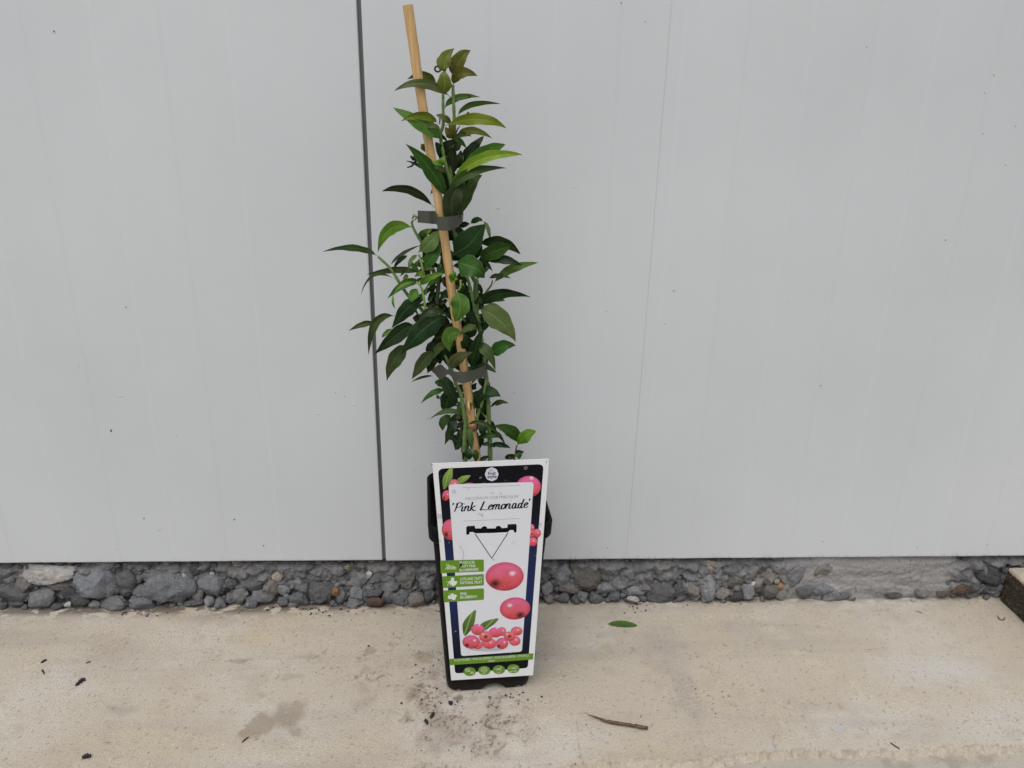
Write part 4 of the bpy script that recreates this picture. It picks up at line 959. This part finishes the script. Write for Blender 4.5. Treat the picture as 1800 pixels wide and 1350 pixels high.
# --- middle right
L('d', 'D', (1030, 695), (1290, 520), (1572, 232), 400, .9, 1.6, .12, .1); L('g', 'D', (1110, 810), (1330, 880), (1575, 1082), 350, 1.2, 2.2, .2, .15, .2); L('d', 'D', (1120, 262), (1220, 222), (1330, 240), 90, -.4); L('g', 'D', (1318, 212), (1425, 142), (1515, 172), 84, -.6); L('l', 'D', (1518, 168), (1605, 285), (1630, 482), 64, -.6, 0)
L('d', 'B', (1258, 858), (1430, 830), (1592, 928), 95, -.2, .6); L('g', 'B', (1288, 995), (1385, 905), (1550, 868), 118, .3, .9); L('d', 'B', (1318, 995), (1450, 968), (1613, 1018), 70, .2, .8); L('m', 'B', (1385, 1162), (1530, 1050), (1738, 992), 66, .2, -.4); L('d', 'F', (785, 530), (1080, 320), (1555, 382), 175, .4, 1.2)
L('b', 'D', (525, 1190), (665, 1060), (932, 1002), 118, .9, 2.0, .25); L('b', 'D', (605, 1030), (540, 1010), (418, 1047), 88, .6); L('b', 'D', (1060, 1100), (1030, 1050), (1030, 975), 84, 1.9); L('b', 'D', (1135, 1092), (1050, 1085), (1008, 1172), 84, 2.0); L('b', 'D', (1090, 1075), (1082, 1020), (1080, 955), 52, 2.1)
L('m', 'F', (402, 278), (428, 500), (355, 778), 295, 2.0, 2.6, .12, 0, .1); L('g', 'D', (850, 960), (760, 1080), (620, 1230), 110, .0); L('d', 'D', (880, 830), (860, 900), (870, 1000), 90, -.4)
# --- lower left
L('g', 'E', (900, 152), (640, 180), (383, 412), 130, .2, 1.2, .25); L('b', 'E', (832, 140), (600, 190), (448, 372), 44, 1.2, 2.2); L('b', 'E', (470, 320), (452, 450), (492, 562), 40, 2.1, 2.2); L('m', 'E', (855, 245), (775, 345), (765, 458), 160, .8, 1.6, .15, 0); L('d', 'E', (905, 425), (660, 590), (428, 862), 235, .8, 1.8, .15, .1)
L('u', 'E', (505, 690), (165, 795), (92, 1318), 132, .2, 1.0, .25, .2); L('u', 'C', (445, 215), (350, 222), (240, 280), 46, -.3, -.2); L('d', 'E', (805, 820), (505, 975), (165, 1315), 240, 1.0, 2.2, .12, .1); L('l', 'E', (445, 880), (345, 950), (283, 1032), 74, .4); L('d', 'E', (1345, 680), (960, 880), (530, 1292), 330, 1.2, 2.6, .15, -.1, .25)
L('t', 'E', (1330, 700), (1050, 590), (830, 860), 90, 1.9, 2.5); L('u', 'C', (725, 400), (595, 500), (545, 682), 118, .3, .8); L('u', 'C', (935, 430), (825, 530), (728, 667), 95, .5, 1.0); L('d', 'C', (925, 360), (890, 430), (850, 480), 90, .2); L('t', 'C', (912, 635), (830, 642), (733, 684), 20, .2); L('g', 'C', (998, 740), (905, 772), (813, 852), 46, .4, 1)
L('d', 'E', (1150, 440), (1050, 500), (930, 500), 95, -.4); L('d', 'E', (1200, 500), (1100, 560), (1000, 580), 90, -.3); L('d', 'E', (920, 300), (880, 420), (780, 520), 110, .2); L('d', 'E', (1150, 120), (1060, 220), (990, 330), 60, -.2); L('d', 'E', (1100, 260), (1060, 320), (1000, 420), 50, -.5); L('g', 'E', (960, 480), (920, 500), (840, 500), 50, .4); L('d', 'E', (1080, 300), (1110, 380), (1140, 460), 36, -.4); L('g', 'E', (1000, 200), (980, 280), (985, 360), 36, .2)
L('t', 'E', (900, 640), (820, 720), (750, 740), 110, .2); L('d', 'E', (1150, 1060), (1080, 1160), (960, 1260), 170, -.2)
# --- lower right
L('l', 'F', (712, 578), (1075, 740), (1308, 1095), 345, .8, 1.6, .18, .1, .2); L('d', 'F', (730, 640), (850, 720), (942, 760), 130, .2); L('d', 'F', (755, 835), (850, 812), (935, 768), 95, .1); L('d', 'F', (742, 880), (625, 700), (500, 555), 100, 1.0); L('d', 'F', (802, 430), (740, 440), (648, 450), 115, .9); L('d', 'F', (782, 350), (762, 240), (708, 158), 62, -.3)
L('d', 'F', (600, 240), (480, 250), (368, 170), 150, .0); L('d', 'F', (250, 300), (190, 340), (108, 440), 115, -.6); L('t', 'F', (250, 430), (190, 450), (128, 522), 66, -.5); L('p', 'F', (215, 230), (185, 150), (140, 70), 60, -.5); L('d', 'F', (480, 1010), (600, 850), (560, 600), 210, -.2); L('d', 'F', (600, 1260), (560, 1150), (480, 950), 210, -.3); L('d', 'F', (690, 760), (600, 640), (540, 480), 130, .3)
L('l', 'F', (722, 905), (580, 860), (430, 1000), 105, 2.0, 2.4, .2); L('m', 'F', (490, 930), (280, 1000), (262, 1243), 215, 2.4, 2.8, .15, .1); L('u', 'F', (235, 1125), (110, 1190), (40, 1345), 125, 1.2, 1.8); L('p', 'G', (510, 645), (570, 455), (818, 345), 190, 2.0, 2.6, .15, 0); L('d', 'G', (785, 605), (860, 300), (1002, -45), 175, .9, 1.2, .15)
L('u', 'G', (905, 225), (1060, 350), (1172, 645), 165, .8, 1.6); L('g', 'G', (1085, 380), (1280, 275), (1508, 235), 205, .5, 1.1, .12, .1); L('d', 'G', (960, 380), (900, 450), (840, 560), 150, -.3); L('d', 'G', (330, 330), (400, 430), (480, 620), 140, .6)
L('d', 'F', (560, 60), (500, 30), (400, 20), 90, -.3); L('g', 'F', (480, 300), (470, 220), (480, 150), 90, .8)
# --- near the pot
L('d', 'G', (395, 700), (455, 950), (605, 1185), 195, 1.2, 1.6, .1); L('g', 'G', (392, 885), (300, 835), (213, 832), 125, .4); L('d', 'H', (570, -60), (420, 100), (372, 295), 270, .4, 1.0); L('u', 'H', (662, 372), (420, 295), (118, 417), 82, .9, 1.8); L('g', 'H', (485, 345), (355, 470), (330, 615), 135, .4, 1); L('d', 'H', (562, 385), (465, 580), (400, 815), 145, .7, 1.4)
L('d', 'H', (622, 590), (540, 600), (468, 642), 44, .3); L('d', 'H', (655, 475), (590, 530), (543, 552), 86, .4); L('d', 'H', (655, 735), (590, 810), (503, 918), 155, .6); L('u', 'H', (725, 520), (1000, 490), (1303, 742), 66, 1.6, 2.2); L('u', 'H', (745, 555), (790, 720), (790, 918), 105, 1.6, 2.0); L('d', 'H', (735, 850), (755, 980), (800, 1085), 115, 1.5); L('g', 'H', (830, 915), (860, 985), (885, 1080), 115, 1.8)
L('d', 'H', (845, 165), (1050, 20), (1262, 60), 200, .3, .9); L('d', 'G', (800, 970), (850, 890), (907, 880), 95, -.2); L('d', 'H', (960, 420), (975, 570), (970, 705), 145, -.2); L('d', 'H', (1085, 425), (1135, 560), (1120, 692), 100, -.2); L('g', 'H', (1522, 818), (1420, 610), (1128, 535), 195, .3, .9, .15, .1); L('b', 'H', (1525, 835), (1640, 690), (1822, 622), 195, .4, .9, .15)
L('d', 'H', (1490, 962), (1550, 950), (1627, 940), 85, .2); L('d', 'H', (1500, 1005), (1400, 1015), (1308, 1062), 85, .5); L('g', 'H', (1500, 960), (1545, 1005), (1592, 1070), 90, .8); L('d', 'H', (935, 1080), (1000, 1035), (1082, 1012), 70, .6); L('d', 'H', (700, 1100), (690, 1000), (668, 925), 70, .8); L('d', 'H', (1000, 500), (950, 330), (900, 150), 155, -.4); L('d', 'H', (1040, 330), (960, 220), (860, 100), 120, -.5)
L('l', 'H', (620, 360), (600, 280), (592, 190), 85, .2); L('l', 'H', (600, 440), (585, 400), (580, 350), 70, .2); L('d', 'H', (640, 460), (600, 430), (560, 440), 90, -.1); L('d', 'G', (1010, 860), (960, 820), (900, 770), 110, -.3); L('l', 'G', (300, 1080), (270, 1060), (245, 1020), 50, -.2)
# --- shaded inner foliage between the stems
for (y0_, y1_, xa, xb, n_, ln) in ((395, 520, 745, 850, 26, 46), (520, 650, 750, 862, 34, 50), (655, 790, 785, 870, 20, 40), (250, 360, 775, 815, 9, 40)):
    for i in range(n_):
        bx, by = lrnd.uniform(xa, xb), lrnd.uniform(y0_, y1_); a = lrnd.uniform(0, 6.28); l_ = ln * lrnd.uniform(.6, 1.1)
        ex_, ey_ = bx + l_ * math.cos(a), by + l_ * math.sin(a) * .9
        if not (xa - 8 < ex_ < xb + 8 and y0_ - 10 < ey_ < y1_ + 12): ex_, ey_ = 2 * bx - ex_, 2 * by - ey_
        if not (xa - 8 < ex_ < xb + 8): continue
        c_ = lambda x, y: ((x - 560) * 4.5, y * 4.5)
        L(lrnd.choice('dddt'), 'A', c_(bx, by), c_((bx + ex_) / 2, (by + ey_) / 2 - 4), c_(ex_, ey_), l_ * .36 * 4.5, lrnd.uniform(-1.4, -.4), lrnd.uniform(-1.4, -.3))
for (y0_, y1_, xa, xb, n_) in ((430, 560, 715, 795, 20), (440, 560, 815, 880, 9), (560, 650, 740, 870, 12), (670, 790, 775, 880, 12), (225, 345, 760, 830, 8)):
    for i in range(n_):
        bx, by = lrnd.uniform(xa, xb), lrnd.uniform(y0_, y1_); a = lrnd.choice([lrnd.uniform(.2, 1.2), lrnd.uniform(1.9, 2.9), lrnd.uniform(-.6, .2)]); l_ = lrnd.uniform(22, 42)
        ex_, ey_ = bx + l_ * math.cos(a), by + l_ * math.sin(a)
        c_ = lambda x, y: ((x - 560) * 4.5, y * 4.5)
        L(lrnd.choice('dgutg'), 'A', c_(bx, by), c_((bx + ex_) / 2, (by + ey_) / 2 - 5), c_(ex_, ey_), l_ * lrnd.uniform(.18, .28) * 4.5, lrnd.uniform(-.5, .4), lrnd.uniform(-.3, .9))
# --- stems
M_STEM = {}
for k, (a, b) in {'green': ((.06, .115, .022), (.11, .18, .045)), 'dark': ((.022, .036, .016), (.05, .065, .03)), 'brown': ((.07, .06, .03), (.13, .11, .05)), 'bright': ((.12, .21, .03), (.18, .28, .06))}.items():
    t = NT('stem_' + k); t.color(t.ramp(t.noise(t.node('ShaderNodeNewGeometry').outputs['Position'], 120, 4), [(.35, a), (.65, b)])); t.set(Roughness=.5); M_STEM[k] = t.m
def stem(pts, r0, r1, k, d=0.0, d1=None):
    q = []; n = len(pts)
    d1 = d if d1 is None else d1
    for i, (g, x, y) in enumerate(pts): q.append(on_y(*gp(g, x, y), PY - (d + (d1 - d) * i / max(1, n - 1)) * .01))
    q = catmull(q, 6); rad = [(r0 + (r1 - r0) * i / (len(q) - 1)) * (1 + .08 * math.sin(i * 1.9)) for i in range(len(q))]
    V, Fc = tube(q, rad, 8); mesh_obj('stem', V, Fc, M_STEM[k], plant)
stem([('H', 1100, 1500), ('H', 1095, 1060), ('H', 1085, 650), ('H', 1060, 160), ('G', 1030, 760), ('F', 745, 850), ('F', 700, 600), ('F', 705, 150), ('D', 1380, 1100), ('D', 1250, 800), ('D', 1090, 420), ('B', 1068, 700)], .0026, .0019, 'green', 0)
stem([('B', 1068, 720), ('B', 1058, 560), ('B', 1048, 380), ('B', 1000, 200), ('A', 965, 1080), ('A', 985, 990), ('A', 985, 860), ('A', 985, 745)], .0021, .0012, 'green', .3, .8)
stem([('B', 1060, 480), ('B', 1040, 200), ('A', 1068, 1090), ('A', 1075, 1000), ('A', 1070, 860), ('A', 1062, 670)], .0018, .0014, 'green', 0, .3)
stem([('F', 735, 780), ('F', 650, 470), ('F', 590, 200), ('F', 545, 60), ('D', 1200, 910)], .0019, .0012, 'green', .5, 1.2)
stem([('E', 1150, 640), ('E', 1165, 300), ('E', 1190, 100), ('D', 860, 900), ('D', 880, 700), ('B', 1000, 700)], .0022, .0016, 'dark', -.3)
stem([('E', 960, 640), ('E', 760, 400), ('B', 740, 1300), ('B', 660, 1190), ('B', 572, 1050), ('B', 470, 950)], .0019, .0012, 'green', 0, .6)
stem([('D', 800, 1150), ('D', 735, 940), ('D', 640, 690), ('D', 550, 510), ('D', 440, 320), ('D', 395, 200), ('D', 420, 150)], .0018, .001, 'green', -.2, .3)
stem([('D', 575, 970), ('D', 555, 870), ('D', 505, 690)], .0012, .0011, 'bright', .4)
stem([('E', 975, 640), ('E', 955, 460), ('E', 905, 230), ('E', 830, 140)], .0012, .001, 'bright', .8, 1.2)
stem([('F', 780, 420), ('F', 860, 290), ('F', 935, 185), ('F', 950, 105)], .0014, .0006, 'brown', .2)
stem([('H', 705, 1300), ('H', 700, 1080), ('H', 690, 900), ('H', 690, 700), ('H', 705, 510), ('H', 680, 340), ('G', 640, 1060), ('G', 590, 930), ('G', 545, 830), ('G', 470, 600), ('G', 380, 400)], .0026, .0016, 'green', 1.2, .8)
stem([('H', 880, 410), ('H', 930, 270), ('H', 985, 80), ('G', 1020, 860), ('G', 1025, 740)], .0017, .0013, 'green', .5)
stem([('H', 1095, 510), ('H', 1020, 390), ('H', 940, 300), ('H', 850, 235)], .0008, .0006, 'green', .3)
stem([('H', 1440, 1300), ('H', 1475, 1050), ('H', 1495, 960), ('H', 1515, 835)], .0013, .0009, 'brown', .2)
stem([('H', 720, 1300), ('H', 690, 1080), ('H', 660, 880), ('H', 640, 600), ('H', 640, 400), ('H', 610, 150)], .0022, .0015, 'brown', -.1)
stem([('H', 945, 1300), ('H', 935, 1080), ('H', 905, 850), ('H', 890, 640)], .0017, .0012, 'brown', -.3)
stem([('F', 690, 760), ('F', 660, 500), ('F', 665, 250), ('F', 680, 120)], .0015, .0012, 'green', -.1)
stem([('E', 1000, 640), ('E', 1040, 480), ('E', 1090, 300), ('D', 740, 1060), ('D', 700, 860)], .0014, .001, 'green', -.6)
stem([('E', 900, 800), ('E', 850, 690), ('E', 970, 630)], .0011, .0011, 'green', 0)
stem([('D', 1165, 1100), ('D', 1165, 1200), ('D', 1130, 1270)], .0011, .0008, 'bright', 2.0)
stem([('F', 430, 640), ('F', 520, 760), ('F', 640, 900)], .0014, .0012, 'green', .2)
# rain drops left on the leaves
SV = []; SF = []
for o in [c for c in plant.children if c.name.split('.')[0] == 'leaf']:
    for k_ in range(lrnd.choice([0, 0, 0, 1, 2])):
        v_ = lrnd.choice(o.data.vertices); r_ = lrnd.uniform(.0004, .0009); n_ = v_.normal if v_.normal.y < 0 else -v_.normal
        addm(*blob(v_.co + o.location + plant.location + n_ * r_ * .3, (r_, r_, r_ * .9), lrnd, 1), SV, SF)
tag(mesh_obj('water_drops', SV, SF, M_WATER, plant), kind='stuff')
# dried black curls and buds
M_BLK = plain('dry_black', (.010, .008, .007), .7)
for pts in ([(945, 520), (922, 535), (925, 560), (950, 570)], [(950, 568), (975, 550), (1010, 556)], [(1030, 525), (1055, 540), (1052, 575)]):
    V, Fc = tube(catmull([on_y(*gp('A', *p), PY - .016) for p in pts], 5), .0008, 6); mesh_obj('dry_curl', V, Fc, M_BLK, plant)
for pts, r in (([(1085, 1060), (1100, 1020), (1120, 995)], .0006), ([(1170, 915), (1180, 900), (1188, 886)], .0012), ([(958, 930), (960, 960), (957, 985)], .0006), ([(1190, 745), (1195, 758), (1197, 775)], .0008)):
    V, Fc = tube([on_y(*gp('A', *p), PY - .008) for p in pts], [r, r * 1.1, r * .5], 6); mesh_obj('dry_bud', V, Fc, M_BLK, plant)
V, Fc = tube([on_y(*gp('B', *p), PY + .006) for p in ((725, 155), (755, 175), (770, 195), (735, 235), (700, 245))], [.0008, .0022, .0014, .0009, .0005], 6); mesh_obj('dry_bud', V, Fc, M_BLK, plant)
V, Fc = tube([on_y(*gp('D', *p), PY - .003) for p in ((400, 130), (430, 75), (480, 110), (440, 150))], [.0006, .0016, .0014, .0006], 6); mesh_obj('bud', V, Fc, M_STEM['green'], plant)

# ------------------------------------------------------------------ plastic ties
t = NT('tie_plastic'); t.color((.06, .066, .05)); t.b.inputs['Specular IOR Level'].default_value = .25; t.set(Roughness=.4); t.b.inputs['Alpha'].default_value = .93; M_TIE = t.m
def ribbon(name, pts, label):
    """pts: (px, py_top, py_bottom, cm towards the viewer)"""
    a = catmull([on_y(p[0], p[1], PY - p[3] * .01) for p in pts], 6); b = catmull([on_y(p[4] if len(p) > 4 else p[0], p[2], PY - p[3] * .01) for p in pts], 6)
    V = a + b; n = len(a); Fc = [(i, i + 1, n + i + 1, n + i) for i in range(n - 1)]
    o = mesh_obj(name, V, Fc, M_TIE, smooth=False); m = o.modifiers.new('thickness', 'SOLIDIFY'); m.thickness = .0005; m.offset = 0
    tag(o, label, 'plant tie', 'plastic ties round the cane')
G_ = lambda g, x, yt, yb, d, x2=None: (gp(g, x, 0)[0], gp(g, 0, yt)[1], gp(g, 0, yb)[1], d, gp(g, x if x2 is None else x2, 0)[0])
ribbon('plant_tie', [G_('D', 488, 0, 190, .2), G_('D', 650, 8, 205, .3), G_('D', 775, 15, 220, .3, 790), G_('D', 785, 92, 300, 1.9, 808), G_('D', 850, 98, 318, 2.4, 870), G_('D', 960, 98, 318, 2.4, 980), G_('D', 1080, 85, 295, 1.8, 1070), G_('D', 1185, 62, 215, .9, 1160), G_('D', 1205, 40, 190, -.4, 1195), G_('D', 1100, 20, 190, -1.4), G_('D', 900, 10, 200, -1.6), G_('D', 700, 20, 215, -.6)], 'upper grey-green plastic tie round cane and stems, its tail sticking out left')
ribbon('plant_tie', [G_('G', 160, 640, 700, .4, 225), G_('G', 300, 545, 790, .8, 320), G_('G', 400, 620, 700, 1.5, 430), G_('G', 500, 650, 800, 2.2, 545), G_('G', 600, 665, 845, 2.6, 640), G_('G', 740, 655, 825, 2.4), G_('G', 900, 612, 775, 1.6), G_('G', 1020, 555, 735, .8), G_('G', 1038, 530, 720, -.2), G_('G', 930, 548, 600, -1.2), G_('G', 800, 560, 610, -1.4)], 'lower grey-green plastic tie round cane and stems above the pot')

# ------------------------------------------------------------------ small things lying on the concrete
def ground_leaf():
    a, b = on_z(1069, 1098), on_z(1121, 1100); V = []; Fc = []; UV = []; N = 12
    for i in range(N + 1):
        t_ = i / N; q = a.lerp(b, t_); w_ = .0055 * (max(t_, .001) ** .6 * (1 - t_) ** .6) / .44
        for k in range(5):
            s = k / 2 - 1; V.append(q + Vector((0, s * w_, 0.0012 + .0009 * abs(s) * math.sin(t_ * 3.1) + .0008 * math.sin(t_ * 4)))); UV.append((k / 4, t_))
    for i in range(N):
        for k in range(4): Fc.append((i * 5 + k, i * 5 + k + 5, i * 5 + k + 6, i * 5 + k + 1))
    tag(mesh_obj('fallen_leaf', V, Fc, mat_leaf('leaf_fallen', (.05, .12, .02), (.075, .16, .03), (.03, .07, .02), .5), uvs=UV), 'single green fallen leaf lying flat on the concrete right of the pot', 'leaf')
ground_leaf()
t = NT('dry_sheath'); t.color(t.ramp(t.noise(t.coord('Object'), 300, 5), [(.35, (.025, .012, .007)), (.6, (.10, .042, .02)), (.8, (.17, .085, .04))])); t.set(Roughness=.6); M_DRY = t.m
tw = [on_z(x, y, .003) for x, y in ((1033, 1256), (1048, 1261), (1065, 1267), (1085, 1271), (1105, 1274), (1122, 1277), (1139, 1280))]
V, Fc = tube(catmull(tw, 4), [.0003 + .0014 * min(1, i / 9) for i in range(25)], 7, .5)
tag(mesh_obj('dry_twig', V, Fc, M_DRY), 'thin reddish-brown dry twig lying on the concrete in front', 'twig')
M_DARK = plain('dark_debris', (.010, .008, .007), .75)
def crumb(px, py, pts, r, label, mat=M_DARK, name='dark_debris', cat='debris'):
    q = [on_z(px + x, py + y, r * .7) for x, y in pts]; q = catmull(q, 5) if len(q) > 2 else [q[0].lerp(q[1], i / 4) for i in range(5)]
    n = len(q); r *= .8
    if n <= 5:
        d_ = (q[-1] - q[0]) / 2; V, Fc = blob((0, 0, 0), (1, 1, 1), srnd, 2); c0 = (q[0] + q[-1]) / 2; c0.z = r * .55
        sx = Vector((-d_.y, d_.x, 0)).normalized() * r
        V = [c0 + d_ * v_.x * 1.1 + sx * v_.y + Vector((0, 0, v_.z * r * .7)) for v_ in V]
    else: V, Fc = tube(q, [r * (.35 + .65 * math.sin(math.pi * (i + .7) / (n + .4))) * (1 + .35 * math.sin(i * 2.3 + r * 9e3)) for i in range(n)], 7, .5)
    tag(mesh_obj(name, V, Fc, mat), label, cat, 'dark plant bits on the concrete' if mat is M_DARK else None)
crumb(77, 1163, [(-5, 2), (0, -1), (5, -4)], .0017, 'small black twisted bit, farthest left of the dark bits on the concrete')
crumb(76, 1181, [(-2, -4), (0, 0), (2, 4)], .0011, 'tiny black sliver just below the twisted bit at far left')
crumb(142, 1199, [(-9, 6), (-4, 2), (3, -5), (7, -3)], .0024, 'black curled bit of debris left of centre on the concrete')
crumb(152, 1329, [(-8, 2), (0, 0), (8, -1)], .0026, 'flat black oval bit near the bottom edge of the concrete')
crumb(432, 1299, [(-7, 6), (0, 0), (5, -4)], .0009, 'thin black sliver below the brown stain')
crumb(792, 1234, [(-2, 2), (2, -2)], .0036, 'round black crumb right below the front edge of the pot')
crumb(760, 1257, [(-3, 4), (3, -6)], .0024, 'dark crumb left of the soil smears in front of the pot')
crumb(750, 1268, [(-3, -5), (2, 4)], .0024, 'dark crumb at the left end of the soil smears')
crumb(155, 1164, [(-4, 1), (4, -2)], .0016, 'small brown bit right of the black bits at left', M_DRY)
crumb(1573, 1310, [(-8, -5), (8, 6)], .0010, 'thin dark sliver near the broken edge at lower right')
crumb(1759, 1086, [(-5, -4), (-2, 2), (5, 3), (7, -1)], .0012, 'small grey curled chip on the concrete beside the mossy block', plain('chip_grey', (.12, .11, .1), .8), 'grey_chip', 'chip')
crumb(1615, 1075, [(-6, -2), (6, 2)], .0013, 'flat grey chip on the concrete in front of the smooth mortar', plain('chip_grey2', (.17, .155, .14), .8), 'grey_chip', 'chip')
def pebble(px, py, rx, ry, k, name, label):
    p = on_z(px, py); m = (on_z(px + 1, py) - p).length
    o = new_stone(3, k, name); o.scale = (rx * m, ry * m * 1.1, ry * m * .8); o.location = p + Vector((0, 0, ry * m * .7)); o.rotation_euler = (0, 0, .2); tag(o, label, 'pebble')
pebble(1605, 1057, 4.5, 4, 'w', 'white_pebble', 'small white pebble on the concrete before the smooth mortar')
pebble(442, 1066, 11, 10, 'b', 'loose_pebble', 'loose grey pebble on the concrete at the foot of the rubble, left of the pot')
pebble(388, 1067, 10, 11, 'b', 'loose_pebble', 'pointed grey pebble standing loose before the rubble, farther left')
# little weed at the foot of the mortar
weed = empty('weed_sprig', on_z(1498, 1056)); tag(weed, 'tiny green weed sprig at the foot of the smooth mortar', 'weed')
for i in range(9):
    a = srnd.uniform(0, 6.28); r = srnd.uniform(.002, .006); b0 = weed.location + Vector((srnd.uniform(-.004, .004), 0, .001)); tip = b0 + Vector((math.cos(a) * r, math.sin(a) * r - .002, srnd.uniform(.001, .004)))
    s = Vector((-(tip - b0).y, (tip - b0).x, 0)).normalized() * .0011; mi = b0.lerp(tip, .5) + Vector((0, 0, .001))
    mesh_obj('leaf', [b0, mi + s, tip, mi - s], [(0, 1, 2, 3)], LM['g'], weed)
# scattered soil crumbs
SV = []; SF = []
k = random.Random(9)
def sprinkle(px, py, sx, sy, n, r0, r1):
    for i in range(n):
        p = on_z(k.gauss(px, sx), k.gauss(py, sy))
        if abs(p.x - POT_C.x) < .05 and abs(p.y - POT_C.y) < .05: continue
        if p.y > -.006: continue
        r = k.uniform(r0, r1) * k.uniform(.4, 1); addm(*blob((p.x, p.y, r * .4), (r * 1.2, r, r * .7), k), SV, SF)
sprinkle(800, 1275, 60, 40, 60, .0003, .0011); sprinkle(780, 1215, 40, 14, 20, .0005, .0014); sprinkle(900, 1225, 30, 12, 30, .0006, .0016); sprinkle(720, 1160, 60, 40, 40, .0005, .0016)
sprinkle(1120, 1066, 12, 5, 26, .0006, .0018); sprinkle(250, 1080, 30, 4, 30, .0008, .0024); sprinkle(560, 1076, 120, 4, 30, .0005, .0018); sprinkle(1250, 1054, 90, 4, 30, .0005, .0016); sprinkle(1550, 1045, 80, 3, 50, .0005, .0016)
sprinkle(900, 1200, 500, 70, 90, .0003, .0009); sprinkle(1250, 1225, 25, 10, 26, .0005, .0014); sprinkle(540, 1072, 30, 4, 25, .001, .003)
tag(mesh_obj('soil_crumbs', SV, SF, M_SOIL), 'scattered dark soil crumbs on the concrete around the pot', 'soil', kind='stuff')
